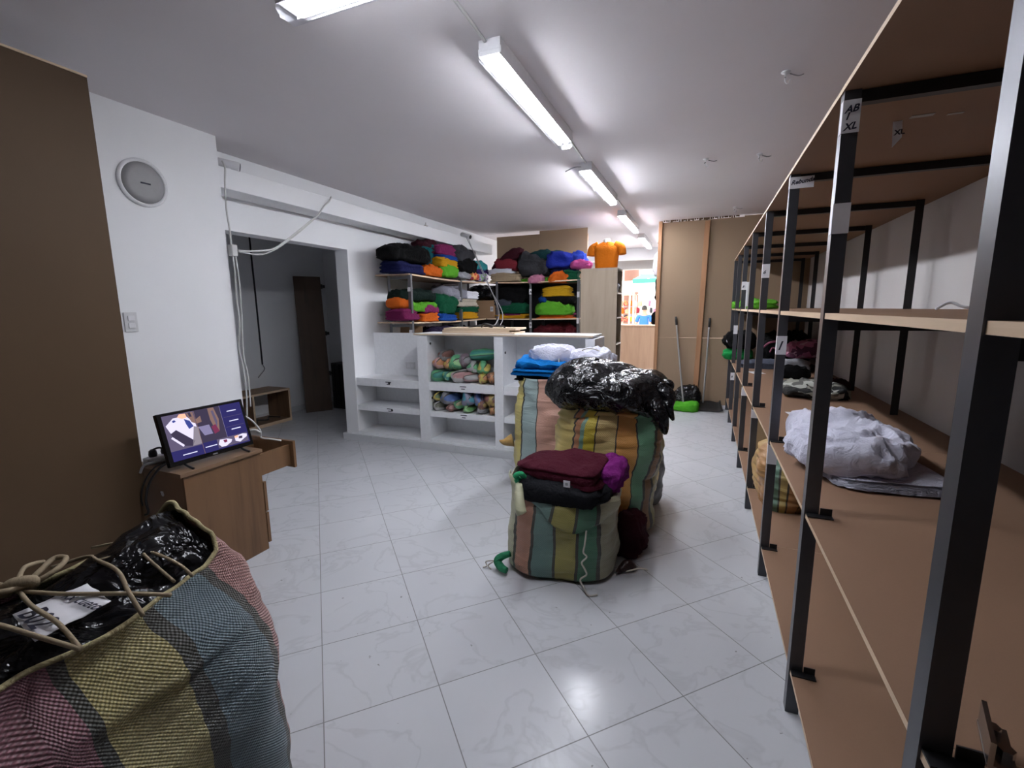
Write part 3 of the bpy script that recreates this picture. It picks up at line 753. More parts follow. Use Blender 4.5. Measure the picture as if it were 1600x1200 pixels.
# clothes: (label, colour, x, y, z, size x, size y, size z, style)
CL = [
 ('dark navy folded clothes at the near end of the left top shelf', 'navy', -3.1, 4.38, 1.789, 0.34, 0.56, 0.13, 'F'),
 ('big black clothes heap on the navy clothes', 'black', -3.12, 4.456, 1.923, 0.3, 0.723, 0.18, 'C'),
 ('teal sweater behind the black heap', 'teal', -3.2, 5.047, 1.933, 0.2, 0.435, 0.277, 'C'),
 ('dark maroon garment topmost beside the magenta bundle', 'darkmaroon', -3.24, 5.04, 2.073, 0.22, 0.287, 0.184, 'C'),
 ('magenta folded bundle topmost under the white beam', 'magenta', -3.14, 5.272, 2.067, 0.26, 0.502, 0.151, 'F'),
 ('dark grey sweater beside the magenta bundle under the beam', 'charcoal', -3.16, 5.803, 2.017, 0.3, 0.567, 0.214, 'C'),
 ('royal blue garment between magenta bundle and mustard garment', 'royal', -3.08, 5.24, 2.007, 0.26, 0.41, 0.071, 'F'),
 ('mustard yellow folded garment under the royal blue one', 'mustard', -3.06, 5.205, 1.916, 0.24, 0.471, 0.118, 'F'),
 ('black sweatshirt beside the mustard garment', 'black', -3.1, 5.755, 1.883, 0.3, 0.495, 0.188, 'C'),
 ('turquoise crumpled garment near the hanging cables', 'turq', -3.12, 6.178, 1.947, 0.26, 0.349, 0.127, 'C'),
 ('purple crumpled garment under the turquoise one', 'purple', -3.08, 6.2, 1.875, 0.26, 0.438, 0.118, 'C'),
 ('orange crumpled garment on the left top shelf edge', 'orange', -3.02, 4.806, 1.789, 0.16, 0.418, 0.118, 'C'),
 ('lime green crumpled garment beside the orange one on the left top shelf', 'lime', -3.01, 5.198, 1.797, 0.14, 0.428, 0.157, 'C'),
 ('pale yellow garment under the mustard garment', 'paleyellow', -3.12, 5.371, 1.859, 0.22, 0.409, 0.097, 'F'),
 ('grey and white crumpled garment beside the lime one', 'lgrey', -3.01, 5.588, 1.803, 0.14, 0.357, 0.083, 'C'),
 ('red patterned garment on the left top shelf', 'redorange', -3.0, 5.853, 1.8, 0.14, 0.213, 0.095, 'C'),
 ('lilac patterned garment at the inner corner of the left top shelf', 'lilac', -3.0, 6.115, 1.795, 0.14, 0.312, 0.117, 'C'),
 ('orange rolled garment at the near end of the left middle shelf', 'orange', -3.1, 4.277, 1.412, 0.22, 0.244, 0.131, 'R'),
 ('plum folded garment under the orange roll', 'plum', -3.08, 4.307, 1.286, 0.3, 0.354, 0.133, 'F'),
 ('lime green garment behind the front post on the left middle shelf', 'lime', -3.08, 4.625, 1.381, 0.24, 0.538, 0.125, 'C'),
 ('black green garment topmost on the left middle shelf', 'blackgreen', -3.12, 4.578, 1.491, 0.3, 0.69, 0.138, 'C'),
 ('magenta garment over the orange one on the left middle shelf', 'magenta', -3.05, 4.723, 1.358, 0.2, 0.328, 0.104, 'C'),
 ('bright orange garment at the shelf edge under the magenta one', 'orange', -3.03, 4.688, 1.262, 0.2, 0.381, 0.118, 'F'),
 ('dark green sweatshirt hanging over the middle of the left middle shelf', 'green', -3.1, 5.154, 1.337, 0.3, 0.481, 0.256, 'C'),
 ('heather grey crumpled garment topmost behind the second post', 'heather', -3.12, 5.457, 1.534, 0.3, 0.523, 0.158, 'C'),
 ('royal blue garment at the shelf edge under the dark green sweatshirt', 'royal', -3.03, 5.111, 1.258, 0.2, 0.469, 0.103, 'F'),
 ('white garment on top of the stack by the cardboard box', 'white', -3.06, 5.777, 1.538, 0.26, 0.376, 0.121, 'F'),
 ('cream folded garment in the stack by the cardboard box', 'cream', -3.06, 5.652, 1.433, 0.28, 0.617, 0.12, 'F'),
 ('green and yellow folded garment in the stack by the cardboard box', 'green', -3.06, 5.7, 1.364, 0.28, 0.59, 0.086, 'F'),
 ('yellow folded garment lowest in the stack by the cardboard box', 'mustard', -3.06, 5.692, 1.277, 0.28, 0.517, 0.104, 'F'),
 ('brown cardboard piece under the left middle shelf', 'card', -3.1, 4.309, 1.124, 0.2, 0.307, 0.127, 'X'),
 ('dark purple garment on the left bottom shelf above the planks', 'darkpurple', -3.1, 5.05, 1.068, 0.3, 0.546, 0.127, 'C'),
 ('dark maroon jacket leaning up at the back rack corner', 'darkmaroon', -2.70, 6.45, 1.90, 0.56, 0.3, 0.17, 'T'),
 ('dull red garment under the maroon jacket', 'dullred', -2.691, 6.42, 1.948, 0.376, 0.26, 0.182, 'F'),
 ('white folded garment on the back top shelf', 'white', -2.763, 6.38, 1.866, 0.409, 0.28, 0.128, 'F'),
 ('beige printed garment lowest at the back top shelf corner', 'beige', -2.69, 6.36, 1.789, 0.476, 0.3, 0.128, 'F'),
 ('grey heavy sweatshirt draped on the back top shelf', 'charcoal', -2.261, 6.42, 1.86, 0.465, 0.34, 0.303, 'C'),
 ('dark teal garment lying on the grey sweatshirt', 'darkteal', -2.176, 6.48, 2.076, 0.559, 0.3, 0.124, 'C'),
 ('royal blue sweatshirt on the back top shelf', 'royalblue', -1.877, 6.42, 1.952, 0.343, 0.34, 0.208, 'C'),
 ('navy garment under the royal blue sweatshirt', 'navy', -1.835, 6.44, 1.864, 0.398, 0.34, 0.123, 'F'),
 ('orange garment at the back top shelf edge', 'orange', -1.866, 6.3, 1.753, 0.266, 0.2, 0.138, 'C'),
 ('dark green garment at the end of the back top shelf', 'green', -1.704, 6.32, 1.758, 0.217, 0.2, 0.171, 'F'),
 ('pink crumpled garment hanging over the back top shelf edge', 'pink', -2.193, 6.26, 1.752, 0.208, 0.16, 0.114, 'C'),
 ('lime green flat garment on the back top shelf edge', 'lime', -2.264, 6.4, 1.76, 0.486, 0.24, 0.081, 'F'),
 ('bright blue crumpled garment beside the orange shirt', 'brightblue', -1.651, 6.45, 1.997, 0.199, 0.28, 0.163, 'C'),
 ('pink crumpled garment at the top of the wood cabinet', 'hotpink', -1.562, 6.3, 1.93, 0.273, 0.24, 0.11, 'C'),
 ('black sweatshirts heap beside the cardboard box', 'black', -2.62, 6.42, 1.457, 0.489, 0.34, 0.296, 'C'),
 ('slate grey garment under the black heap', 'slate', -2.713, 6.36, 1.402, 0.297, 0.3, 0.139, 'F'),
 ('dark green folded garment on the back middle shelf', 'green', -2.558, 6.34, 1.336, 0.423, 0.32, 0.157, 'F'),
 ('magenta garment on the yellow one on the back middle shelf', 'plum', -2.548, 6.34, 1.299, 0.323, 0.3, 0.074, 'F'),
 ('yellow garment lowest on the back middle shelf left bay', 'mustard', -2.601, 6.34, 1.262, 0.507, 0.3, 0.074, 'F'),
 ('yellow folded garment topmost in the right bay of the back rack', 'yellow', -1.917, 6.36, 1.564, 0.448, 0.3, 0.141, 'F'),
 ('black garments under the yellow one in the right bay', 'black', -1.888, 6.42, 1.457, 0.508, 0.34, 0.143, 'C'),
 ('blue collar garment on the lime one in the right bay', 'royal', -2.089, 6.32, 1.477, 0.152, 0.16, 0.089, 'C'),
 ('lime green crumpled garment in the right bay of the back rack', 'lime', -1.943, 6.34, 1.315, 0.535, 0.3, 0.178, 'C'),
 ('magenta garment under the lime one in the right bay', 'plum', -1.952, 6.4, 1.314, 0.54, 0.32, 0.09, 'F'),
 ('orange folded garment lowest in the right bay of the back rack', 'orange', -1.944, 6.36, 1.252, 0.548, 0.32, 0.09, 'F'),
 ('dark red garments pile on the back bottom shelf', 'darkred', -1.938, 6.4, 1.005, 0.629, 0.34, 0.164, 'C'),
]
for i, (lab, col, x, y, z, sx, sy, sz, st) in enumerate(CL):
    nm = 'folded_garment' if st in 'FR' else 'crumpled_garment'
    cat = 'clothes'
    if st == 'X':
        tag(obj('cardboard_sheet', MB().obox((-3.13, 4.52, 1.01), [(1, 0, 0), (0, .12, 1), (0, 1, -.12)], (.15, .21, .004)), M['card']), lab, 'cardboard'); continue
    tilt = -.55 if st == 'T' else 0
    garment(nm, lab, cat, col, x, y, z, sx, sy, sz, st, tilt=tilt, seed=i * 1.37 + .5, group='clothes on the back racks')
garment('crumpled_garment', 'black clothes heap on the left bottom shelf at the inner corner', 'clothes', 'black', -3.17, 5.80, .797, .36, .60, .40, 'C', seed=12.2, group='clothes on the back racks')
# cardboard box at the rack corner
t = thing('cardboard_box', 'brown cardboard box with a small label at the corner of the racks', 'box', (-2.83, 6.42, 1.271))
obj('carton', MB().box(-3.16, -2.815, 6.22, 6.56, 1.271, 1.53), M['card'], t, bevel=.003)
obj('flap', MB().obox((-3.17, 6.39, 1.55), [(0, 1, 0), (-.4, 0, 1), (1, 0, .4)], (.16, .03, .002)), M['card'], t)
g = obj('sticker', MB().box(-2.90, -2.855, 6.217, 6.2195, 1.37, 1.44), M['paper'], t)
obj('marking', text_mb('O', .045, (-2.893, 6.2165, 1.39), (1, 0, 0), (0, 0, 1), .001), M['ink'], g)
garment('bin_bag', 'black bin bag bulging behind the cardboard box', 'bag', 'black', -3.08, 6.38, 1.535, .50, .26, .20, 'C', mat=M['bag'])

# ---------------------------------------------------------------- tall pale cabinet and orange shirt
t = thing('wood_cabinet', 'tall pale grey-brown wood cabinet with open shelves beside the doorway', 'cabinet', (-1.27, 6.2, 0))
obj('side_panel', MB().box(-1.50, -1.035, 6.0, 6.018, 0, 1.905), M['ash'], t)
obj('side_panel', MB().box(-1.50, -1.035, 6.38, 6.40, 0, 1.905), M['ash'], t)
obj('back_panel', MB().box(-1.50, -1.485, 6.018, 6.38, 0, 1.905), M['ash'], t)
obj('top_board', MB().box(-1.485, -1.035, 6.018, 6.38, 1.885, 1.905), M['ash'], t)
for z in (.08, .58, .93, 1.27, 1.58): obj('shelf', MB().box(-1.485, -1.03, 6.018, 6.38, z, z + .018, [0, 0, 0, 0, 0, 1]), [M['ash'], M['white']], t)
garment('folded_garment', 'white and blue folded clothes on the top shelf of the wood cabinet', 'clothes', 'lilac', -1.15, 6.2, 1.598, .22, .30, .14, 'F', mat=m_cloth_pattern('white_blue_cloth', [(.6, .6, .66, 1), (.10, .14, .28, 1), (.7, .7, .7, 1)], 9))
# T-shirt on a bust form
t = thing('display_bust', 'orange short-sleeved T-shirt on a small bust form on the wood cabinet', 'T-shirt', (-1.22, 6.2, 1.905))
def shirt_mb(c, w, h, d):
    mb = MB(); vs = []; fs = []; n = 28; rows = 12
    for j in range(rows + 1):
        s = j / rows; z = c[2] + h * s
        hw = w * (.34 + .03 * math.sin(2.2 * s)) if s < .82 else w * (.36 - .235 * ((s - .82) / .18) ** 1.6)
        hd = d * (.5 if s < .75 else .5 - .30 * (s - .75) / .25)
        for i in range(n):
            th = 2 * PI * i / n; x, y = superell(hw, hd, th, 2.4)
            k = noise.noise(Vector((x * 14, y * 9, z * 4))) * .012
            vs.append((c[0] + x * (1 + k * 2), c[1] + y + k, z))
    for j in range(rows):
        for i in range(n): fs.append((j * n + i, j * n + (i + 1) % n, (j + 1) * n + (i + 1) % n, (j + 1) * n + i))
    fs.append(tuple(range(n))[::-1])
    mb.add(vs, fs)
    for s in (-1, 1):
        a = Vector((c[0] + s * w * .25, c[1], c[2] + h * .86)); b = Vector((c[0] + s * w * .485, c[1] - .01, c[2] + h * .50))
        mb.tube([a, (a + b) / 2 + Vector((s * .03, 0, .025)), b], lambda q: .058 - .006 * q, 14, 5)
    return mb
obj('shirt', shirt_mb((-1.215, 6.2, 1.912), .42, .335, .20), cm('orangeshirt'), t, smooth=True)
obj('neck', MB().lathe((-1.215, 6.2, 2.245), [(.052, -.02), (.046, .0), (.045, .035), (.03, .04)], n=20), M['whitepl'], t, smooth=True)
obj('stand_base', MB().lathe((-1.215, 6.2, 1.9052), [(.075, 0), (.075, .006)], n=24), M['alu'], t)

# ================================================================== SACKS IN THE MIDDLE
DK = (.022, .024, .018, 1)
def stripes_front(info, cuts):
    """cuts: [(x or None, colour, dark seam width)] on the -y face"""
    seq = []
    for x, col, sw in cuts:
        if x is not None and sw: seq.append((x - sw / 2, DK)); seq.append((x + sw / 2, col))
        else: seq.append((x, col))
    return seq
def make_sack(label, cx, cy, rx, ry, h, seed, cuts, prof, rim=None, lean=(0, 0), start=PI, axis=0, rotz=0, n=3.0, amp=.02, wr=.005, weave=None, rise=.03, liner=True, group='woven sacks in the middle of the floor', z0=0, drop=.05, matname='woven', nu=110, nv=60, profy=None):
    mb, info = sack_mb(cx, cy, rx, ry, h, seed, start, prof, rim, lean, n, rotz, nu, nv, amp, wr, z0, profy)
    seq = stripes_front(info, cuts)
    bands = bands_at(info, axis, seq)
    if len(bands) > 31: bands = bands[:31]
    kw = dict(nu=170, nv=90, gap=.25); kw.update(weave or {})
    mt = m_weave(matname, bands, **kw)
    t = thing('woven_sack', label, 'sack', (cx, cy, z0), group)
    b = obj('sack_body', mb, mt, t, smooth=True); weld(b)
    so = b.modifiers.new('solid', 'SOLIDIFY'); so.thickness = .004; so.offset = 1
    if liner: obj('liner', dome_mb(rim_ring(info), drop, rise, seed), M['bag'], t, smooth=True)
    return t, info, mt
PR = [(0, .86), (.07, .985), (.3, 1.02), (.65, 1.0), (.88, .95), (1, .9)]
G = lambda r, g, b: srgb(r, g, b)
cream = (.50, .50, .32, 1); salmon = (.48, .23, .15, 1); tealc = (.12, .23, .21, 1); olive = (.32, .28, .055, 1); greenc = (.03, .17, .09, 1); oliv2 = (.33, .31, .20, 1)
A, infA, matA = make_sack('small woven sack in front with a maroon sweatshirt on top', -.675, 2.36, .295, .25, .47, 3.3,
    [(None, cream, 0), (-.245, salmon, .012), (-.150, tealc, .014), (-.035, olive, .016), (.080, greenc, .016), (.190, oliv2, .014)], PR, rim=lambda th: .03 * math.cos(th - PI), lean=(.012, .02), rotz=.20, matname='small_sack_weave', rise=.02, drop=.03)
def flap(t, inf, bot, top=0, th0=None, off=.016, mat=None):
    """the rim folded down over the front of the sack: a strip that follows its surface"""
    m, nv, nu = inf['m'], inf['nv'], inf['nu']
    mb = MB(); vs = []; uvs = []; fs = []; cols = [i for i in range(nu // 2 + 1)]
    rows = 12
    for r in range(rows + 1):
        s = r / rows
        for i in cols:
            f = i / (nu // 2)
            j = (1 - bot(f) * s) * nv; j0 = int(min(j, nv - 1)); q = j - j0
            p = inf['vs'][j0 * m + i] * (1 - q) + inf['vs'][j0 * m + m + i] * q
            c = sum(inf['vs'][j0 * m:j0 * m + nu], Vector((0, 0, 0))) / nu
            d = p - c; d.z = 0; d.normalize()
            w = off * (1 + .5 * math.sin(PI * s)) + noise.noise(p * 14) * .008
            vs.append(p + d * w + Vector((0, 0, .006 * (1 - s)))); uvs.append((i / nu + .012 * s, s * .2))
    k = len(cols); FU = []
    for r in range(rows):
        for i in range(k - 1):
            f = (r * k + i, r * k + i + 1, (r + 1) * k + i + 1, (r + 1) * k + i); fs.append(f); FU.append([uvs[a] for a in f])
    mb.add(vs, fs); mb.uv = FU
    o = obj('folded_flap', mb, mat, t, smooth=True); md = o.modifiers.new('solid', 'SOLIDIFY'); md.thickness = .005
    return o
flap(A, infA, lambda f: .03 + .32 * math.exp(-((f - .56) / .20) ** 2) + .08 * f, mat=matA)
obj('knot', MB().tube([(-.865, 2.20, .47), (-.88, 2.18, .50), (-.855, 2.165, .515), (-.875, 2.15, .535), (-.84, 2.145, .555), (-.825, 2.165, .52), (-.845, 2.15, .49), (-.84, 2.14, .455)], .012, 10), m_cloth('green_sack_strand', (.03, .33, .14, 1)), A, smooth=True)
obj('ear', MB().tube([(-.845, 2.13, .50), (-.825, 2.08, .45), (-.805, 2.045, .405), (-.795, 2.04, .385)], lambda q: .018 + .028 * q - .02 * q * q, 12), m_weave('ear_weave', [(0, cream)], gap=.2), A, smooth=True)
obj('knot', MB().tube([(-.90, 2.13, .10), (-.945, 2.12, .08), (-.965, 2.11, .055), (-.935, 2.09, .035), (-.90, 2.08, .03)], lambda q: .016 + .006 * math.sin(q * 3), 10), m_cloth('green_sack_corner', (.035, .22, .11, 1)), A, smooth=True)
obj('string_end', MB().tube([(-.96, 2.11, .06), (-1.0, 2.12, .045), (-1.04, 2.12, .03), (-1.03, 2.11, .012), (-1.05, 2.10, .006)], .004).tube([(-.98, 2.12, .05), (-1.02, 2.11, .02), (-1.0, 2.1, .005)], .004), M['string'], A, smooth=True)
obj('string_end', MB().tube([(-.485, 2.125, .31), (-.49, 2.115, .24), (-.495, 2.11, .2), (-.477, 2.11, .18), (-.50, 2.10, .15), (-.485, 2.10, .12), (-.475, 2.10, .09), (-.505, 2.095, .06), (-.485, 2.085, .03), (-.455, 2.06, .008), (-.415, 2.08, .008)], .0045), M['string'], A, smooth=True)
tag(obj('string_loop', MB().tube([(-.31, 2.30, .03), (-.25, 2.32, .05), (-.21, 2.36, .03), (-.23, 2.40, .01), (-.30, 2.42, .008)], .004), M['string'], smooth=True), 'loose pale string lying on the floor beside the small front sack', 'string')
# clothes heaped on the small sack
garment('folded_garment', 'black garments bulging out of the small front sack under the maroon sweatshirt', 'clothes', 'charcoal', -.64, 2.325, .415, .49, .42, .12, 'C', seed=4.4, mat=m_cloth('dark_blue_grey_cloth', (.009, .0095, .012, 1)))
garment('crumpled_garment', 'bright magenta garment at the right side of the small front sack', 'clothes', 'violet', -.43, 2.40, .44, .16, .24, .16, 'C', seed=8.1)
g = garment('folded_sweatshirt', 'maroon folded sweatshirt topmost on the small front sack', 'clothes', 'maroon', -.655, 2.34, .49, .47, .38, .12, 'F', seed=6.15, rotz=-.08, nu=80, nv=40)
k = obj('brand_tag', MB().box(-.607, -.573, 2.130, 2.133, .520, .554), M['paper'], g)
obj('print', MB().box(-.597, -.583, 2.128, 2.1295, .530, .544), M['cable_g'], k)

ylw = (.74, .58, .18, 1); rust = (.55, .22, .09, 1); tealt = (.22, .44, .34, 1); brightyl = (.78, .62, .04, 1); tan = (.66, .49, .18, 1); orng = (.74, .34, .06, 1); grn = (.13, .34, .19, 1); brn = (.26, .13, .05, 1)
B, infB, matB = make_sack('large yellow and orange striped sack under the black bin liner', -.59, 2.93, .33, .28, .80, 7.7,
    [(None, ylw, 0), (-.21, rust, .010), (-.165, tealt, 0), (-.14, brightyl, 0), (-.075, tan, .010), (.05, orng, .010), (.17, grn, .010), (.26, brn, .012), (.30, (.36, .32, .14, 1), .01)], PR, rim=lambda th: .0, lean=(.075, -.03), rotz=.12, n=2.8, amp=.028, wr=.010, matname='yellow_sack_weave')
flap(B, infB, lambda f: .05 + .03 * math.sin(f * 9), mat=matB, off=.012)
# black plastic bag slumped over sack B
def bag_mb(cx, cy, z0, sx, sy, sz, seed, nu=90, nv=44):
    mb = MB(); vs = []; fs = []; so = Vector((seed, seed * 2, seed * 3))
    for j in range(nv + 1):
        ph = -PI / 2 + PI * j / nv
        for i in range(nu):
            th = 2 * PI * i / nu
            cp = spow(math.cos(ph), .62); x = cp * spow(math.cos(th), .7); y = cp * spow(math.sin(th), .7); z = spow(math.sin(ph), .75)
            p = Vector((x * sx / 2, y * sy / 2, z * sz / 2))
            a = noise.noise(p * 4 + so) * .07; r1 = (1 - 2 * abs(noise.noise(p * 7 + so * 2))) * .026; r2 = (1 - 2 * abs(noise.noise(p * 17 + so * 3))) * .010
            d = Vector((x, y, z)); d = d.normalized() if d.length else d
            p += d * (a + r1 + r2)
            p.z -= .16 * sx * max(0, x) ** 2                # sags to the right
            vs.append(p)
    zs = min(v.z for v in vs)
    mb_v = [Vector((v.x + cx, v.y + cy, v.z - zs + z0)) for v in vs]
    for j in range(nv):
        for i in range(nu): fs.append((j * nu + i, j * nu + (i + 1) % nu, (j + 1) * nu + (i + 1) % nu, (j + 1) * nu + i))
    mb.add(mb_v, fs); return mb
t = thing('bin_bag', 'shiny black bin liner full of clothes slumped over the large striped sack', 'bag', (-.52, 2.86, .74))
obj('bag_body', bag_mb(-.545, 2.86, .725, .66, .60, .24, 2.2), M['bag'], t, smooth=True)
for pts, r in (([(-.22, 2.78, .93), (-.165, 2.75, .90), (-.16, 2.72, .84), (-.13, 2.70, .77)], .05), ([(-.24, 2.72, .86), (-.19, 2.66, .78), (-.165, 2.64, .70)], .06), ([(-.20, 2.85, .95), (-.165, 2.83, .955), (-.15, 2.81, .93)], .035)):
    o = obj('bag_corner', MB().tube(pts, lambda q, r=r: r * (1.02 - q) ** .7 + .003, 12, 5), M['bag'], t, smooth=True)

lblue = (.36, .48, .48, 1); pinks = (.66, .36, .27, 1); yl2 = (.74, .63, .20, 1)
D, infD, matD = make_sack('tall woven sack at the back with blue clothes on top', -1.06, 3.43, .315, .27, .89, 11.3,
    [(None, yl2, 0), (-.245, lblue, .010), (-.125, pinks, .010), (.06, (.40, .14, .16, 1), .012), (.12, yl2, .01), (.2, lblue, .01)], PR, lean=(.02, .0), rotz=.2, n=2.8, amp=.018, wr=.006, matname='tall_sack_weave')
obj('ear', MB().tube([(-1.32, 3.2, .40), (-1.38, 3.18, .385), (-1.42, 3.17, .395)], lambda q: .05 * (1.05 - q), 10), m_weave('ear_weave_orange', [(0, (.42, .24, .05, 1))], gap=.2), D, smooth=True)
garment('crumpled_garment', 'black garment lining the rim of the tall back sack', 'clothes', 'black', -1.08, 3.41, .865, .56, .46, .07, 'F', seed=3.1)
garment('folded_garment', 'bright blue folded garment lower of the pair on the tall back sack', 'clothes', 'azure', -1.105, 3.37, .905, .52, .42, .065, 'F', seed=9.3, nu=60, nv=30)
garment('folded_garment', 'bright blue folded garment upper of the pair on the tall back sack', 'clothes', 'azure', -1.08, 3.38, .955, .49, .40, .075, 'C', seed=5.9, nu=60, nv=30)
g = garment('crumpled_garment', 'white crumpled garment topmost on the tall back sack at the left', 'clothes', 'whitelilac', -1.07, 3.43, 1.01, .30, .26, .11, 'C', seed=2.3, nu=72, nv=36)
obj('drawstring', MB().tube([(-.98, 3.30, 1.06), (-.975, 3.27, 1.02), (-.97, 3.25, .985)], .005), M['string'], g, smooth=True)
g = garment('crumpled_garment', 'white crumpled garment between the blue clothes and the black bin liner', 'clothes', 'whitelilac', -.79, 3.44, .96, .36, .26, .13, 'C', seed=7.3, nu=72, nv=36)
obj('drawstring', MB().tube([(-.86, 3.37, 1.04), (-.81, 3.34, 1.10), (-.74, 3.34, 1.11), (-.69, 3.36, 1.09)], .005), M['string'], g, smooth=True)
# dark lump added in place of floor shadow, then the grey sack behind
garment('shadow_lump', 'dark maroon cloth bundle on the floor between the small and large striped sacks', 'shadow lump', 'darkmaroon', -.33, 2.60, .0, .17, .22, .24, 'C', seed=13.1)
make_sack('grey sack bulging behind the yellow striped sack at the right', -.36, 3.38, .14, .15, .60, 17.7, [(None, (.16, .17, .18, 1), 0), (0, (.12, .13, .14, 1), .01)], [(0, .85), (.1, 1.0), (.5, 1.0), (.8, .85), (1, .5)], n=2.4, amp=.03, matname='grey_sack_weave', rise=.02, drop=.01)
tag(obj('plastic_scrap', MB().tube([(-.36, 2.30, .012), (-.33, 2.34, .03), (-.31, 2.36, .035), (-.29, 2.38, .02), (-.29, 2.42, .012)], lambda q: .008 + .022 * math.sin(q * PI), 10), m_plastic_bag('brown_scrap_plastic', (.03, .012, .01, 1), .4), smooth=True), 'dark crumpled scrap on the floor behind the small front sack', 'scrap')

# ------------------------------------------------------------------ cloth bundles in the counter's middle bay
def bundle(i, label, x, y, z, r, ln, dirv, c1, c2):
    d = Vector(dirv).normalized(); a = d.orthogonal().normalized(); b = d.cross(a); rnd = random.Random(i)
    mb = MB(); vs = []; fs = []; FU = []; nu, nv = 24, 16; uv = []
    for j in range(nv + 1):
        s = j / nv; rr = r * (.55 + .45 * math.sin(PI * min(1, s * 1.15)) ** .6) if s < .87 else r * .55 * (1 - (s - .87) / .13 * .55)
        if j == 0: rr *= .55
        for k in range(nu + 1):
            th = 2 * PI * k / nu
            w = rr * (1 + .16 * math.sin(th * 3 + i + s * 2) + .14 * noise.noise(Vector((math.cos(th) * 2, math.sin(th) * 2, s * 5 + i * 3))))
            vs.append(Vector((x, y, z)) + d * (s - .5) * ln + (a * math.cos(th) + b * math.sin(th)) * w); uv.append((k / nu, s * ln))
    m = nu + 1
    for j in range(nv):
        for k in range(nu):
            f = (j * m + k, j * m + k + 1, (j + 1) * m + k + 1, (j + 1) * m + k); fs.append(f); FU.append([uv[q] for q in f])
    fs += [tuple(range(nu))[::-1], tuple(nv * m + k for k in range(nu))]; FU += [[(.3, 0)] * nu] * 2
    mb.add(vs, fs); mb.uv = FU
    mt = m_weave('bundle_weave', [(0, c1), (.17, c2), (.33, c1), (.37, DK), (.39, c2), (.62, c1), (.8, c2), (.96, DK)], nu=40, nv=120, gap=.25)
    o = obj('rolled_sack', mb, mt, smooth=True); weld(o)
    tag(o, label, 'rolled sack', 'rolled sacks in the counter')
    e = Vector((x, y, z)) - d * ln * .40
    obj('tie', MB().lathe(e - d * .006, [(r * .62, 0), (r * .66, .006), (r * .62, .012)], d, 18), M['string'], o, smooth=True)
def b3(u, z): return (-2.512 + u * .722, z)
gG = (.10, .42, .19, 1); gL = (.33, .64, .28, 1); pk = (.58, .31, .31, 1); og = (.55, .23, .09, 1); ye = (.66, .52, .10, 1); tl = (.02, .28, .23, 1); bl = (.07, .16, .46, 1); tq = (.03, .27, .37, 1); br = (.18, .05, .04, 1); gy = (.22, .22, .24, 1); wt = (.45, .45, .46, 1); mu = (.36, .24, .05, 1)
UP = [('green rolled sack lying across the top right of the upper bundle pile', .78, .965, .055, .30, (1, .25, .08), gG, tl), ('dark brown rolled sack topmost at the left of the upper pile', .16, .95, .06, .2, (.2, 1, 0), br, gy),
 ('orange and pink rolled sack at the left of the upper pile', .09, .88, .065, .24, (.2, 1, .1), og, pk), ('yellow rolled sack left of the light green one in the upper pile', .22, .86, .055, .22, (-.1, 1, 0), ye, og),
 ('light green rolled sack in the middle of the upper pile', .36, .87, .075, .24, (.15, 1, -.1), gL, gG), ('grey rolled sack at the back middle of the upper pile', .50, .90, .07, .2, (.1, 1, 0), gy, (.2, .14, .18, 1)),
 ('teal rolled sack lowest at the left of the upper pile', .11, .75, .06, .26, (.5, 1, 0), tl, gG), ('pale green small rolled sack low beside the teal one', .24, .755, .05, .22, (0, 1, 0), gL, tl),
 ('pink rolled sack low in the middle of the upper pile', .45, .755, .06, .26, (.6, 1, 0), pk, wt), ('mint rolled sack right of the middle in the upper pile', .60, .84, .06, .22, (-.3, 1, 0), gG, wt),
 ('yellow and green rolled sack at the right of the upper pile', .76, .84, .062, .26, (-.35, 1, .1), ye, gG), ('white and pink rolled sack low at the right of the upper pile', .64, .745, .05, .24, (.8, 1, 0), wt, pk),
 ('orange rolled sack low under the yellow one in the upper pile', .80, .745, .052, .24, (-.2, 1, 0), og, ye), ('dark red rolled sack at the right end of the upper pile', .93, .755, .055, .22, (-.3, 1, 0), br, og)]
for i, (lab, u, z, r, ln, dv, c1, c2) in enumerate(UP):
    bundle(i, lab, -2.49 + u * .68, 4.02 + (.04 if z > .8 else 0), z, r, ln, dv, c1, c2)
LO = [('green and yellow rolled sack at the upper left of the lower pile', .07, .535, .045, .22, (.2, 1, 0), (.12, .2, .08, 1), ye), ('big blue rolled sack open at the end in the lower pile', .25, .525, .075, .26, (.3, 1, 0), bl, gy),
 ('teal rolled sack in the middle of the lower pile', .54, .53, .075, .26, (-.3, 1, .05), tq, (.2, .2, .3, 1)), ('lilac striped rolled sack leaning in the lower pile', .68, .53, .05, .26, (-.6, 1, .25), (.20, .18, .30, 1), bl),
 ('mustard rolled sack near the right of the lower pile', .76, .48, .06, .24, (-.3, 1, 0), mu, br), ('dark red rolled sack at the right of the lower pile', .92, .53, .07, .24, (-.2, 1, 0), br, mu),
 ('grey green rolled sack lowest at the left of the lower pile', .09, .44, .05, .24, (.3, 1, 0), (.16, .17, .12, 1), wt), ('pink rolled sack low under the blue one', .29, .435, .045, .24, (.1, 1, 0), pk, br),
 ('bright green rolled sack low in the middle of the lower pile', .56, .435, .046, .24, (0, 1, 0), (.12, .38, .08, 1), gL), ('grey and white rolled sack low right of the green one', .80, .432, .044, .24, (.2, 1, 0), gy, wt),
 ('yellow brown rolled sack at the lower right end of the lower pile', .94, .44, .045, .22, (-.2, 1, 0), mu, og), ('pale rolled sack between the blue and teal ones in the lower pile', .41, .47, .045, .22, (.2, 1, 0), (.4, .36, .2, 1), gG)]
for i, (lab, u, z, r, ln, dv, c1, c2) in enumerate(LO):
    bundle(40 + i, lab, -2.49 + u * .68, 4.03, z, r, ln, dv, c1, c2)

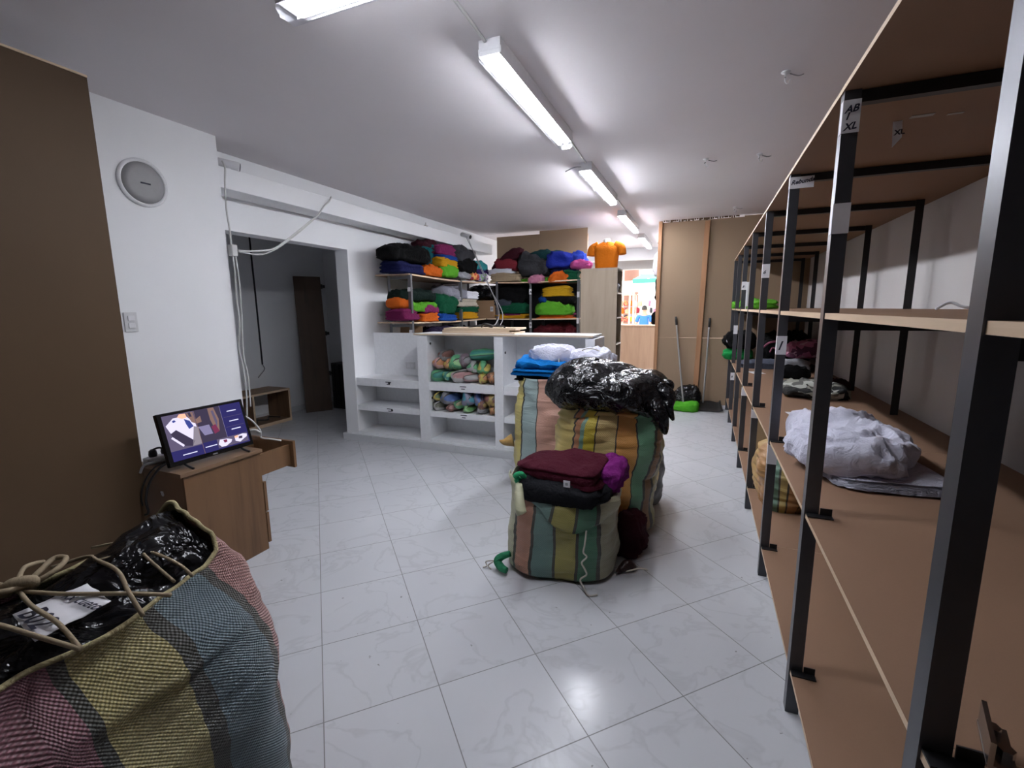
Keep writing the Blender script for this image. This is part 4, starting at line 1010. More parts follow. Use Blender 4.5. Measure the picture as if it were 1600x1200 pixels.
# ------------------------------------------------------------------ bedside cabinet with the monitor
t = thing('drawer_cabinet', 'small oak-look drawer cabinet with one drawer pulled open, under the monitor', 'cabinet', (-2.51, 1.61, 0))
X0, X1, Y0, Y1, H = -2.72, -2.335, 1.395, 1.825, .617
obj('side_panel', MB().box(X1 - .018, X1, Y0, Y1, .0, H - .02), M['oak'], t, bevel=.001)
obj('side_panel', MB().box(X0, X0 + .018, Y0, Y1, .0, H - .02), M['oak'], t)
obj('back_panel', MB().box(X0 + .018, X1 - .018, Y0 + .002, Y0 + .012, .03, H - .02), M['mdf'], t)
obj('top_board', MB().box(X0 - .005, X1 + .012, Y0 - .02, Y1 + .008, H - .02, H), M['oak_top'], t, bevel=.001)
for z0, z1 in ((.04, .225), (.235, .415)):
    obj('drawer', MB().box(X0 + .004, X1 + .004, Y1 + .001, Y1 + .019, z0, z1), M['oak'], t, bevel=.001)
DR = obj('drawer', MB().box(X0 + .004, X1 + .004, 2.055, 2.073, .43, .60), M['oak'], t, bevel=.001)
obj('drawer_box', MB().box(X0 + .03, X0 + .042, 1.70, 2.055, .445, .575).box(X1 - .042, X1 - .028, 1.70, 2.055, .445, .575).box(X0 + .042, X1 - .042, 1.70, 2.055, .445, .452), M['oak'], DR)
obj('label_dot', MB().cyl((-2.52, Y0 + .001, .48), (-2.52, Y0 + .0015, .48), .012).cyl((-2.52, Y0 + .001, .49), (-2.52, Y0 + .0016, .495), .008), M['paper'], t)
# monitor
BLc = Vector((-2.398, 1.381, .640)); yw = R(2); ln_ = R(15)
dx = Vector((math.sin(yw), math.cos(yw), 0)); nf = Vector((math.cos(yw), -math.sin(yw), 0))
uz = (Vector((0, 0, 1)) * math.cos(ln_) - nf * math.sin(ln_)).normalized(); nf2 = dx.cross(uz).normalized()
if nf2.x < 0: nf2 = -nf2
MW, MH = .45, .272
t = thing('monitor', 'black flat monitor showing security camera pictures, on the small cabinet', 'monitor', tuple(BLc + dx * MW / 2 - Vector((.05, 0, .0225))))
def P(u, v, o=0): return BLc + dx * (u * MW) + uz * (v * MH) + nf2 * o
def slab(u0, u1, v0, v1, o0, o1): 
    c = P((u0 + u1) / 2, (v0 + v1) / 2, (o0 + o1) / 2)
    return MB().obox(c, [dx, uz, nf2], ((u1 - u0) * MW / 2, (v1 - v0) * MH / 2, abs(o1 - o0) / 2))
obj('casing', slab(0, 1, 0, 1, -.03, 0), M['blackgl'], t, bevel=.004)
obj('back_bulge', slab(.2, .8, .15, .8, -.055, -.03), M['black'], t, bevel=.01)
sc_cols = {'navy': (.018, .016, .075), 'white': (.47, .44, .58), 'grey': (.16, .14, .17), 'dark': (.03, .024, .045), 'brown': (.14, .085, .075), 'orange': (.7, .32, .22), 'lav': (.14, .125, .22), 'red': (.11, .02, .05), 'mid': (.07, .058, .10), 'blue': (.03, .04, .16), 'txt': (.45, .45, .6)}
smats = []; sidx = {}
for k_, c_ in sc_cols.items():
    sidx[k_] = len(smats); smats.append(m_emit('screen_' + k_, c_ + (1,), 1.0))
mb = MB()
def q4(pts, col, lay):
    mb.poly([P(.045 + u * .915, .085 + v * .86, .0006 + lay * .0003) for u, v in pts], sidx[col])
def rc(u0, u1, v0, v1, col, lay): q4([(u0, v0), (u1, v0), (u1, v1), (u0, v1)], col, lay)
rc(0, 1, 0, 1, 'navy', 0)
rc(0, .37, .22, 1, 'mid', 1); rc(.375, .71, .24, 1, 'dark', 1)
q4([(.02, .78), (.12, .92), (.27, .92), (.36, .72), (.37, .5), (.25, .30), (.22, .32), (.05, .62)], 'white', 2)
q4([(.05, .60), (.12, .66), (.30, .34), (.26, .24), (.17, .28), (.07, .50)], 'dark', 3)
q4([(.04, .50), (.06, .53), (.17, .30), (.15, .27)], 'white', 4)
q4([(.26, .24), (.37, .24), (.385, .62), (.33, .66)], 'grey', 3)
q4([(.17, .92), (.20, .98), (.27, .97), (.28, .88), (.22, .87)], 'orange', 3)
q4([(.24, .86), (.30, .80), (.33, .66), (.27, .62), (.25, .74)], 'blue', 4)
q4([(.28, .98), (.36, .98), (.37, .70), (.32, .76)], 'brown', 3); q4([(.30, .98), (.33, .98), (.34, .88), (.31, .88)], 'dark', 4)
q4([(.10, .86), (.13, .88), (.145, .84), (.11, .82)], 'blue', 4)
q4([(.38, .62), (.52, .62), (.54, .40), (.43, .40)], 'lav', 2); q4([(.375, .80), (.44, .86), (.44, .72), (.38, .70)], 'brown', 3)
q4([(.55, .99), (.63, .99), (.66, .70), (.63, .42), (.58, .46), (.55, .72)], 'brown', 2); q4([(.585, .92), (.615, .92), (.635, .66), (.61, .52)], 'mid', 3)
q4([(.54, .56), (.60, .60), (.63, .42), (.56, .38)], 'red', 3)
rc(.705, .709, .24, 1, 'lav', 2); rc(.372, .377, .0, 1, 'brown', 4)
for v in (.82, .58, .38): rc(.79, .92, v, v + .022, 'txt', 2)
for v in (.70, .46): rc(.73, .98, v, v + .006, 'mid', 2)
rc(.12, .29, .085, .105, 'txt', 2); rc(.40, .55, .12, .14, 'txt', 2)
rc(.56, .985, .03, .24, 'mid', 1)
q4([(.57, .12), (.60, .22), (.70, .20), (.76, .16), (.74, .10), (.66, .04), (.60, .05)], 'white', 2); q4([(.64, .19), (.69, .19), (.69, .13), (.65, .12)], 'red', 3)
q4([(.80, .20), (.92, .23), (.98, .20), (.97, .14), (.93, .11), (.86, .05), (.80, .10)], 'white', 2); q4([(.86, .19), (.91, .18), (.90, .12), (.85, .13)], 'dark', 3); q4([(.80, .21), (.85, .22), (.85, .17), (.80, .16)], 'orange', 4)
obj('screen', mb, smats, t)
obj('power_light', MB().obox(P(.5, .032, .0008), [dx, uz, nf2], (.012, .003, .0006)), M['cable_g'], t)
for s in (.16, .84):
    p = P(s, .02, -.015)
    obj('foot', MB().tube([p, p + Vector((.02, 0, -.012)), Vector((p.x + .07, p.y, .6215))], .006).tube([p, p + Vector((-.03, 0, -.012)), Vector((p.x - .08, p.y, .6215))], .006), M['black'], t, smooth=True)
tag(obj('power_strip', MB().box(-2.66, -2.61, 1.40, 1.60, .618, .655), M['whitepl'], bevel=.008), 'white power strip behind the monitor on the small cabinet', 'power strip')
for k, (y, lab) in enumerate(((1.44, 'black plug in the power strip nearest the brown panel'), (1.50, 'black plug in the power strip next to the monitor'))):
    p = tag(obj('plug', MB().lathe((-2.635, y, .655), [(.018, 0), (.02, .012), (.017, .03), (.008, .038)], n=14), M['black'], smooth=True), lab, 'plug')
    obj('cord', MB().tube([(-2.635, y, .69), (-2.60, y + .02, .70), (-2.56, y + .03, .67), (-2.52, y + .02, .632)], .005), M['black'], p, smooth=True)
tag(obj('cable', MB().tube([(-2.44, 1.40, .66), (-2.45, 1.36, .64), (-2.52, 1.345, .56), (-2.56, 1.34, .47), (-2.555, 1.34, .40), (-2.575, 1.335, .385)], .0055), M['black'], smooth=True), 'thick black cable hanging from the monitor over the cabinet back', 'cable')
tag(obj('cable', MB().tube([(-2.49, 1.42, .65), (-2.50, 1.365, .635), (-2.56, 1.345, .56), (-2.595, 1.34, .48), (-2.59, 1.338, .43)], .004), M['black'], smooth=True), 'thin black cable hanging left of the thick one behind the monitor', 'cable')
tag(obj('cable', MB().tube([(-2.47, 1.42, .67), (-2.52, 1.39, .655), (-2.57, 1.36, .64), (-2.595, 1.35, .60)], .006), M['cable_g'], smooth=True), 'grey cable lying from the monitor to the brown panel edge', 'cable')
tag(obj('cable', MB().tube([(-2.50, 1.84, .82), (-2.44, 1.88, .76), (-2.41, 1.90, .70), (-2.42, 1.91, .655), (-2.37, 1.93, .645), (-2.34, 1.98, .625)], .005).tube([(-2.46, 1.84, .70), (-2.42, 1.87, .71), (-2.40, 1.89, .69)], .008), M['cable_w'], smooth=True), 'cream cable behind the right edge of the monitor', 'cable')

# ================================================================== THE BIG SACK IN THE FOREGROUND
pinkm = (.26, .085, .12, 1); yel = (.42, .35, .12, 1); blu = (.10, .165, .20, 1); pink2 = (.40, .19, .17, 1)
FX, FY = -1.215, .29
F, infF, matF = make_sack('big woven sack in the foreground tied with jute twine', FX, FY, .325, .485, .785, 21.3,
    [(None, (.30, .25, .10, 1), 0), (-.20, pinkm, .02), (.075, yel, .022), (.245, blu, .030), (.415, pink2, .022)],
    [(0, .9), (.1, 1.0), (.35, 1.03), (.62, 1.02), (.84, .86), (1, .54)], rim=lambda th: .015 * math.sin(th) + .10 * math.exp(-(((th - R(97)) % (2 * PI) if (th - R(97)) % (2 * PI) < PI else (th - R(97)) % (2 * PI) - 2 * PI) / R(26)) ** 2) + .02 * noise.noise(Vector((math.cos(th) * 3, math.sin(th) * 3, 2))), start=-PI / 2, axis=1, n=4.2, amp=.022, wr=.004,
    profy=[(0, .92), (.1, 1.0), (.7, 1.0), (.9, .97), (1, .90)],
    weave=dict(nu=330, nv=150, gap=.62, fine=False, bumpk=.6, rough=.45), rise=-.01, drop=.02, group='big woven sack at the lower left', matname='big_sack_weave', nu=200, nv=90)
# stiff folded hem along the rim
hem = MB(); ring = rim_ring(infF)
hem.tube([p + Vector((0, 0, .0)) for p in ring] + [ring[0]], .0055, 8, 1)
obj('hem', hem, m_cloth('cream_hem', (.42, .36, .20, 1)), F, smooth=True)
obj('liner_corner', MB().tube([(-1.19, .60, .79), (-1.23, .66, .82), (-1.27, .71, .84), (-1.29, .745, .855)], lambda q: .045 - .022 * q, 14, 6), M['bag'], F, smooth=True)
zt = .835
def tw(name, pts, r=.0042, parent=None): return obj(name, MB().tube(pts, r, 8, 7), M['twine'], parent, smooth=True)
t = thing('jute_twine', 'jute twine laced over the top of the big foreground sack with a bow knot', 'twine', (-1.23, .42, zt))
K = Vector((-1.25, .41, zt + .012))
tw('lacing', [K, (-1.15, .44, zt + .012), (-1.047, .495, zt + .004), (-1.02, .555, zt - .03)], parent=t)
tw('lacing', [(-1.40, .52, zt - .03), (-1.30, .545, zt + .005), (-1.236, .535, zt + .015), (-1.14, .525, zt + .016), (-1.047, .495, zt + .006), (-1.0, .49, zt - .03)], parent=t)
tw('lacing', [K, (-1.15, .39, zt + .018), (-1.05, .385, zt + .012), (-.985, .384, zt - .02)], parent=t)
tw('lacing', [(-.985, .384, zt - .02), (-1.05, .355, zt + .008), (-1.16, .335, zt + .018), (-1.30, .30, zt + .015), (-1.40, .27, zt - .02)], parent=t)
tw('lacing', [(-1.40, .60, zt - .02), (-1.27, .625, zt + .01), (-1.16, .59, zt + .012), (-1.03, .57, zt - .01)], .0035, parent=t)
tw('lacing', [(-1.236, .535, zt + .015), (-1.18, .60, zt + .014), (-1.10, .62, zt - .01), (-1.05, .62, zt - .03)], .0035, parent=t)
tw('bow', [K, (-1.265, .45, zt + .03), (-1.29, .485, zt + .035), (-1.265, .495, zt + .035), (-1.235, .46, zt + .03), K], .0055, parent=t)
tw('bow', [K, (-1.285, .39, zt + .03), (-1.30, .37, zt + .03), (-1.27, .36, zt + .03), (-1.235, .385, zt + .03), K + Vector((.01, .01, .01))], .006, parent=t)
tw('bow', [K + Vector((0, 0, .02)), (-1.30, .44, zt + .035), (-1.34, .47, zt + .02), (-1.38, .50, zt)], .0045, parent=t)
obj('knot', MB().tube([(-1.265, .395, zt + .012), (-1.245, .40, zt + .035), (-1.235, .425, zt + .03), (-1.255, .43, zt + .012), (-1.27, .41, zt + .022), (-1.25, .395, zt + .03)], .011, 10, 6), M['twine'], t, smooth=True)
# paper label under the twine
pa = [Vector((-1.178, .372, zt + .004)), Vector((-1.045, .350, zt + .002)), Vector((-1.055, .468, zt + .002)), Vector((-1.165, .482, zt + .006))]
mb = MB(); vs = []; fs = []; nn_ = 10
for j in range(nn_ + 1):
    for i in range(nn_ + 1):
        a, b = i / nn_, j / nn_
        p = (pa[0] * (1 - a) + pa[1] * a) * (1 - b) + (pa[3] * (1 - a) + pa[2] * a) * b
        p = p + Vector((0, 0, .005 * noise.noise(Vector((a * 3, b * 4, 1))))) ; vs.append(p)
for j in range(nn_):
    for i in range(nn_): fs.append((j * 11 + i, j * 11 + i + 1, j * 11 + i + 12, j * 11 + i + 11))
mb.add(vs, fs)
pp = thing('paper_label', 'handwritten white paper label under the twine on the big foreground sack', 'label', (-1.11, .415, zt))
o = obj('sheet', mb, M['paper'], pp, smooth=True); md = o.modifiers.new('solid', 'SOLIDIFY'); md.thickness = .001; md.offset = -1
ux = Vector((.125, -.02, 0)).normalized(); uy = Vector((.02, .125, 0)).normalized()
rx_ = (pa[1] - pa[0]).normalized()
obj('writing', text_mb('B02', .052, (-1.160, .372, zt + .0085), (.9, -.12, -.02), (.1, .9, 0), .0008, .35), M['ink'], pp)
obj('writing', text_mb('xx cueto', .030, (-1.150, .432, zt + .0095), (.97, .02, -.02), (0, .95, 0), .0004, .3), M['ink'], pp)
#PART4

# ================================================================== LONG RACK ALONG THE RIGHT WALL
RX, RB = .334, 1.13
PY = (.79, 1.67, 2.57, 3.46, 4.37, 5.25, 6.12, 6.90)
LV = (.150, .722, 1.362, 1.998)
t = thing('shelving_rack', 'long dark steel rack with brown fibreboard shelves along the right wall', 'shelving rack', (RX, 3.4, 0))
for y in (-.12,) + PY:
    w = .04
    obj('post', MB().box(RX, RX + w, y, y + .003, 0, 2.0).box(RX, RX + .003, y + .003, y + w, 0, 2.0), M['steel'], t)
    obj('post', MB().box(RB - w, RB, y, y + .003, 0, 2.0).box(RB - .003, RB, y + .003, y + w, 0, 2.0), M['steel_dark'], t)
cutsY = ((-.3, .81), (.812, 2.60), (2.602, 4.40), (4.402, 6.14), (6.142, 6.955))
for zi, z in enumerate(LV):
    for a, b in cutsY:
        th = .018 if zi == 2 else .014
        mb = MB().box(RX + (.004 if zi < 3 else -.004), RB + .068, a, b, z, z + th, [0, 0, 1, 1, 1, 1])
        obj('shelf_board', mb, [M['mdf'], M['board_edge']], t)
    for y in PY:
        obj('crossbar', MB().box(RX + .005, RB - .005, y + .004, y + .034, z - .034, z - .002), M['steel_dark'], t)
        if zi in (0, 1) and y < 5:
            obj('bracket', MB().box(RX + .004, RX + .075, y - .03, y - .001, z + .0145, z + .018).box(RX + .042, RX + .075, y - .004, y - .001, z + .0145, z + .04), M['steel_dark'], t)
obj('bracket', MB().obox((.425, .80, .765), [(.3, 1, 0), (1, -.3, 0), (0, 0, 1)], (.045, .016, .003)).obox((.412, .80, .785), [(.3, 1, 0), (1, -.3, 0), (0, 0, 1)], (.045, .003, .02)).cyl((.43, .825, .766), (.43, .825, .780), .010, n=6).cyl((.428, .785, .766), (.428, .785, .780), .010, n=6), M['chrome'], t)
def rtag(y, z0, z1, txt=None, w=.042, x0=None, size=.03, vertical=False):
    x0 = RX - .001 if x0 is None else x0
    g = obj('paper_tag', MB().box(x0, x0 + w, y - .0035, y - .0012, z0, z1).box(x0 - .0012, x0, y - .003, y + .022, z0, z1), M['paper'], t)
    if txt:
        k = 0
        for s, dz in txt:
            obj('writing', text_mb(s, size, (x0 + .004, y - .004, z0 + dz), (1, 0, .12), (0, 0, 1), .0008, .3), M['ink'], g)
rtag(1.67, 1.885, 1.972, (('AB', .052), ('1', .034), ('XL', .006)), size=.026)
rtag(1.67, 1.610, 1.695)
rtag(2.57, 1.935, 1.985, (('Rebunda', .016),), w=.095, size=.026)
rtag(2.57, 1.170, 1.260, (('I', .022),), size=.06)
rtag(2.57, .615, .715); rtag(3.46, 1.585, 1.672, (('6', .025),), size=.03); rtag(3.46, .655, .712)
rtag(5.25, 1.57, 1.65, (('8', .02),), size=.03); rtag(6.12, 1.085, 1.185); rtag(6.12, .53, .62, (('B', .03),), size=.03); rtag(4.37, .648, .72)
g = obj('paper_tag', MB().add([(.542, 2.0, 2.0), (.566, 1.995, 2.0), (.568, 1.99, 1.945), (.547, 2.0, 1.918)], [(0, 1, 2, 3)]), M['paper'], t)
md = g.modifiers.new('solid', 'SOLIDIFY'); md.thickness = .001
obj('writing', text_mb('XL', .022, (.548, 1.9955, 1.955), (1, -.2, 0), (0, 0, 1), .0008), M['ink'], g)
obj('tape', MB().box(.58, .64, 1.96, 1.985, LV[3] - .0015, LV[3] - .0003).box(.68, .72, 1.985, 2.0, LV[3] - .0015, LV[3] - .0003), m_plain('clear_tape', (.22, .19, .16, 1), .3), t)

zs = LV[1] + .0145
g = garment('folded_shirts', 'big white folded shirts on the middle shelf of the long rack', 'clothes', 'whitelilac', .60, 2.38, zs + .03, .42, .74, .125, 'C', seed=14.6, rotz=-.16, nu=120, nv=56)
garment('folded_shirts', 'white shirt lying flat under the big white folded shirts', 'clothes', 'whitelilac', .66, 2.27, zs, .46, .66, .045, 'F', seed=3.6, rotz=.12, nu=72, nv=24)
g = obj('paper_sheet', MB().obox((.60, 3.22, zs + .001), [(1, .15, 0), (-.15, 1, 0), (0, 0, 1)], (.075, .12, .0006)), M['paper']); tag(g, 'white paper slip lying on the middle shelf behind the white shirts', 'paper')
obj('print', MB().obox((.60, 3.20, zs + .0022), [(1, .15, 0), (-.15, 1, 0), (0, 0, 1)], (.03, .012, .0003)), M['cable_g'], g)
garment('crumpled_garment', 'grey camouflage bundle on the middle shelf behind the white shirts', 'clothes', 'olivegrey', .79, 4.04, zs, .42, .44, .10, 'C', seed=6.6, mat=M['cloth_camo'], nu=60, nv=28)
garment('crumpled_garment', 'brown crumpled garment behind the camouflage bundle by the wall', 'clothes', 'darkmaroon', .98, 4.32, zs, .18, .20, .09, 'C', seed=2.6)
garment('crumpled_garment', 'black crumpled garment alone on the middle shelf beyond the camouflage bundle', 'clothes', 'black', .80, 5.02, zs, .28, .22, .11, 'C', seed=9.1)
garment('folded_garment', 'blue grey folded garment at the shelf front near the far posts', 'clothes', 'denim', .60, 5.82, zs, .44, .40, .08, 'F', seed=5.1)
garment('folded_garment', 'pale lilac folded garment under the pink one on the middle shelf', 'clothes', 'lgrey', .90, 5.55, zs, .26, .30, .12, 'F', seed=5.7)
garment('crumpled_garment', 'pink printed garment on the middle shelf of the long rack', 'clothes', 'pinkgrey', .99, 5.75, zs + .12, .32, .34, .16, 'C', seed=8.8, mat=m_cloth_pattern('pink_print_cloth', [(.48, .15, .25, 1), (.40, .12, .2, 1), (.55, .30, .38, 1), (.10, .03, .06, 1)], 16))
g = garment('crumpled_garment', 'black garment with pink straps on the middle shelf of the long rack', 'clothes', 'black', .80, 6.05, zs + .08, .34, .34, .26, 'C', seed=1.8)
obj('strap', MB().tube([(.64, 5.90, .95), (.68, 5.86, 1.0), (.75, 5.86, 1.02), (.80, 5.87, .99)], .012).tube([(.70, 5.86, .90), (.72, 5.85, .95), (.76, 5.85, .93), (.78, 5.86, .89)], .008), cm('pinkgrey'), g, smooth=True)
garment('crumpled_garment', 'big black clothes heap at the back of the middle shelf by the wall', 'clothes', 'black', .98, 6.25, zs, .26, .5, .40, 'C', seed=3.3)
garment('crumpled_garment', 'black garment with a white patch at the far front end of the middle shelf', 'clothes', 'black', .44, 6.62, zs + .14, .34, .40, .22, 'C', seed=7.9)
garment('crumpled_garment', 'bright green garment at the far front end of the middle shelf', 'clothes', 'green', .42, 6.66, zs, .32, .42, .14, 'C', seed=4.7, mat=m_cloth('grass_green_cloth', (.01, .22, .05, 1)))
garment('crumpled_garment', 'white scrap of cloth on the black garment at the far shelf end', 'clothes', 'white', .32, 6.52, zs + .22, .07, .10, .10, 'C', seed=2.2)
g = obj('paper_sheet', MB().obox((.52, 5.28, zs + .0012), [(1, .3, 0), (-.3, 1, 0), (0, 0, 1)], (.06, .09, .0006)), M['paper']); tag(g, 'white paper slip at the shelf front beside the blue grey garment', 'paper')
zt_ = LV[2] + .0185
garment('folded_garment', 'lime green folded garment on the upper shelf, nearest one', 'clothes', 'lime', .50, 5.02, zt_, .26, .40, .085, 'F', seed=3.9)
garment('crumpled_garment', 'lime green garment on the upper shelf between the posts', 'clothes', 'lime', .46, 5.62, zt_, .20, .34, .10, 'C', seed=6.9)
garment('crumpled_garment', 'lime green garment on the upper shelf at the far end', 'clothes', 'lime', .42, 6.45, zt_, .20, .4, .09, 'C', seed=7.7)
tag(obj('paper_roll', MB().lathe((.40, 5.38, zt_), [(.028, 0), (.028, .27), (.02, .27), (.02, .262)], n=20), M['paper'], smooth=False), 'white paper roll standing on the upper shelf', 'paper roll')
tag(obj('paper_scrap', MB().tube([(.9, 2.5, zt_ + .004), (.95, 2.52, zt_ + .03), (.99, 2.5, zt_ + .012), (1.05, 2.5, zt_ + .004)], .006), M['paper'], smooth=True), 'small curled white scrap on the upper shelf near the wall', 'scrap')
# striped sack on the lowest shelf
og2 = (.42, .20, .05, 1)
make_sack('orange striped woven sack lying on the lowest shelf of the long rack', .52, 3.27, .155, .24, .40, 31.0, [(None, og2, 0), (-.10, (.12, .26, .18, 1), .01), (-.055, (.50, .36, .10, 1), .01), (-.01, (.45, .22, .06, 1), .01), (.06, (.50, .30, .08, 1), .01)],
    [(0, .85), (.12, 1), (.6, 1.02), (.85, .85), (1, .5)], n=2.6, amp=.03, wr=.012, z0=LV[0] + .0145, start=PI, rise=.02, drop=.01, group='woven sack on the rack', matname='shelf_sack_weave')
tag(obj('cardboard_sheet', MB().obox((.66, 3.9, .40), [(1, 0, 0), (0, .1, 1), (0, 1, -.1)], (.28, .22, .003)), m_mdf('tan_card', (.42, .29, .16, 1))), 'tan cardboard sheet standing behind the striped sack on the lowest shelf', 'cardboard')

# ================================================================== CLEANING TOOLS AT THE PARTITION
t = thing('mop', 'green-headed mop with a grey handle leaning on the partition', 'mop', (-.22, 6.72, 0))
obj('handle', MB().tube([(-.20, 6.70, .06), (-.285, 6.82, .66), (-.355, 6.915, 1.18)], .0115, 10), M['alu'], t, smooth=True)
obj('grip', MB().tube([(-.352, 6.911, 1.16), (-.368, 6.926, 1.275)], .016, 10, 1), M['black'], t, smooth=True)
obj('cloth_head', cloth_mb(-.20, 6.68, .0, .36, .26, .11, 3.4, 'C'), m_cloth('grass_green_mop', (.07, .33, .02, 1)), t, smooth=True)
garment('bin_bag', 'black bin bag on the floor behind the green mop', 'bag', 'black', -.17, 6.83, .0, .36, .16, .33, 'C', seed=5.2, mat=M['bag'], nu=60, nv=28)
t = thing('dustpan', 'black dustpan with a long grey handle leaning on the partition', 'dustpan', (.10, 6.78, 0))
obj('handle', MB().tube([(.045, 6.80, .10), (.06, 6.86, .65), (.07, 6.925, 1.16)], .012, 10), M['alu'], t, smooth=True)
obj('grip', MB().tube([(.070, 6.922, 1.13), (.073, 6.932, 1.255)], .016, 10, 1), M['black'], t, smooth=True)
mb = MB(); vs = []; fs = []
for j in range(9):
    s = j / 8
    for i in range(13):
        a = -1 + 2 * i / 12; x = .12 + a * (.15 + .03 * s); y = 6.90 - .24 * s; z = .008 + .10 * (1 - s) ** 2 * (1 - .5 * a * a) + .07 * abs(a) ** 6 * (1 - .6 * s); vs.append((x, y, z))
for j in range(8):
    for i in range(12): fs.append((j * 13 + i, j * 13 + i + 1, (j + 1) * 13 + i + 1, (j + 1) * 13 + i))
mb.add(vs, fs); o = obj('pan', mb, M['black'], t, smooth=True); md = o.modifiers.new('solid', 'SOLIDIFY'); md.thickness = .008

# ================================================================== FRONT SHOP AND STREET
t = thing('shop_counter', 'wood-fronted shop counter at the street door', 'counter', (-1.2, 10.2, 0))
obj('front_panel', MB().box(-2.6, -.55, 10.0, 10.03, .04, 1.02), M['counter_wood'], t)
obj('top_board', MB().box(-2.6, -.55, 9.98, 10.45, 1.02, 1.045), M['counter_wood'], t)
obj('side_panel', MB().box(-.58, -.55, 10.03, 10.42, 0, 1.02), M['counter_wood'], t)
def hang(label, col, x, y, zt_, h, w, d, seed):
    t = thing('hanging_garment', label, 'clothes', (x, y, zt_), 'garments hanging behind the partition')
    obj('hook', MB().tube([(x, y, zt_ - .02), (x, y, 2.30), (x + .012, y, 2.318), (x + .02, y, 2.30)], .004, smooth=1), M['chrome'], t, smooth=True)
    obj('garment', cloth_mb(x, y, zt_ - h, w, d, h, seed, 'X' if False else 'F', nu=40, nv=24), cm(col), t, smooth=True)
tag(obj('hanging_rail', MB().tube([(-.65, 6.99, 2.30), (-.65, 9.79, 2.30)], .011, 10, 1), M['alu'], smooth=True), 'metal rail of hanging garments behind the right partition edge', 'rail')
hang('white garment hanging high behind the right partition edge', 'white', -.66, 7.60, 2.24, .36, .20, .30, 2.0)
hang('black garment hanging behind the right partition edge under the white one', 'black', -.66, 8.05, 1.98, .46, .20, .3, 3.0)
hang('black garment hanging low behind the right partition edge', 'black', -.66, 7.76, 1.36, .22, .22, .3, 4.0)
ST = -.2
struct('street', MB().box(-30, 25, 10.7, 75, ST - .1, ST), m_paint('street_paving', (.50, .48, .47, 1), .8))
struct('trim_5', MB().box(-6, 1.3, 10.6, 10.72, ST - .1, 0), M['plinth'])
def house(label, x0, x1, y0, y1, h, col, wins):
    t = thing('building', label, 'building', ((x0 + x1) / 2, (y0 + y1) / 2, ST))
    obj('wall', MB().box(x0, x1, y0, y1, ST, h), m_paint('facade', col, .85, .1, .08), t)
    for k, (a, b, c, d) in enumerate(wins):
        f = obj('window', MB().box(a, b, y0 - .04, y0, c, d), M['whitepl'], t)
        obj('pane', MB().box(a + .06, b - .06, y0 - .05, y0 - .04, c + .06, d - .06), m_plain('pane', (.12, .14, .16, 1), .1), f)
    obj('roof', MB().box(x0 - .2, x1 + .2, y0 - .3, y1, h, h + .2), m_plain('roof_edge', (.35, .24, .2, 1), .8), t)
house('pink brick building across the street behind the white canopy', -9.5, -4.1, 26, 32, 7.5, (.50, .30, .24, 1), ((-8.4, -7.4, 3.6, 5.2), (-6.6, -5.6, 3.6, 5.2), (-5.0, -4.4, 3.2, 4.4)))
house('pale building closing the far end of the street', -8, 4, 52, 58, 9, (.55, .46, .42, 1), ((-6.6, -5.6, 3.2, 5), (-4.2, -3.2, 3.2, 5), (-1.6, -.6, 3.2, 5), (1, 2, 3.2, 5)))
house('tan building on the right side of the street', -1.9, 4, 24, 34, 7, (.46, .33, .26, 1), ((-1.4, -.6, 3.2, 4.6), (.4, 1.4, 3.2, 4.6)))
def canopy(label, x0, x1, y0, y1, z0, z1, m, val, posts):
    t = thing('awning', label, 'awning', ((x0 + x1) / 2, (y0 + y1) / 2, ST))
    xm = (y0 + y1) / 2
    mb = MB().add([(x0, y0, z0), (x1, y0, z0), (x1, y1, z1), (x0, y1, z1), (x0, y0, z0 + .02), (x1, y0, z0 + .02), (x1, y1, z1 + .02), (x0, y1, z1 + .02)], [(0, 1, 2, 3), (4, 5, 6, 7), (0, 1, 5, 4), (1, 2, 6, 5), (2, 3, 7, 6), (3, 0, 4, 7)])
    obj('canvas', mb, m, t); obj('valance', MB().box(x0, x1, y0 - .01, y0 + .01, z0 - val, z0), m, t)
    for px_, py_ in posts: obj('pole', MB().cyl((px_, py_, ST), (px_, py_, z0 + .04), .035, n=10), M['pale_wood'], t, smooth=True)
canopy('white street canopy left of the green awning', -4.9, -2.75, 19.5, 22, 2.05, 2.6, m_plain('white_canvas', (.8, .79, .78, 1), .8), .12, ((-4.7, 19.6), (-2.85, 19.6)))
canopy('green awning across the street', -2.2, .9, 15.6, 18.2, 2.30, 2.62, m_plain('green_canvas', (.05, .22, .16, 1), .8), .14, ((-1.72, 15.7), (.8, 15.7)))
canopy('pale grey green awning below the green one', -2.15, .9, 14.0, 15.4, 1.98, 2.16, m_plain('grey_green_canvas', (.34, .44, .42, 1), .8), .12, ((.8, 14.1), (-2.1, 15.3)))
rg = random.Random(9)
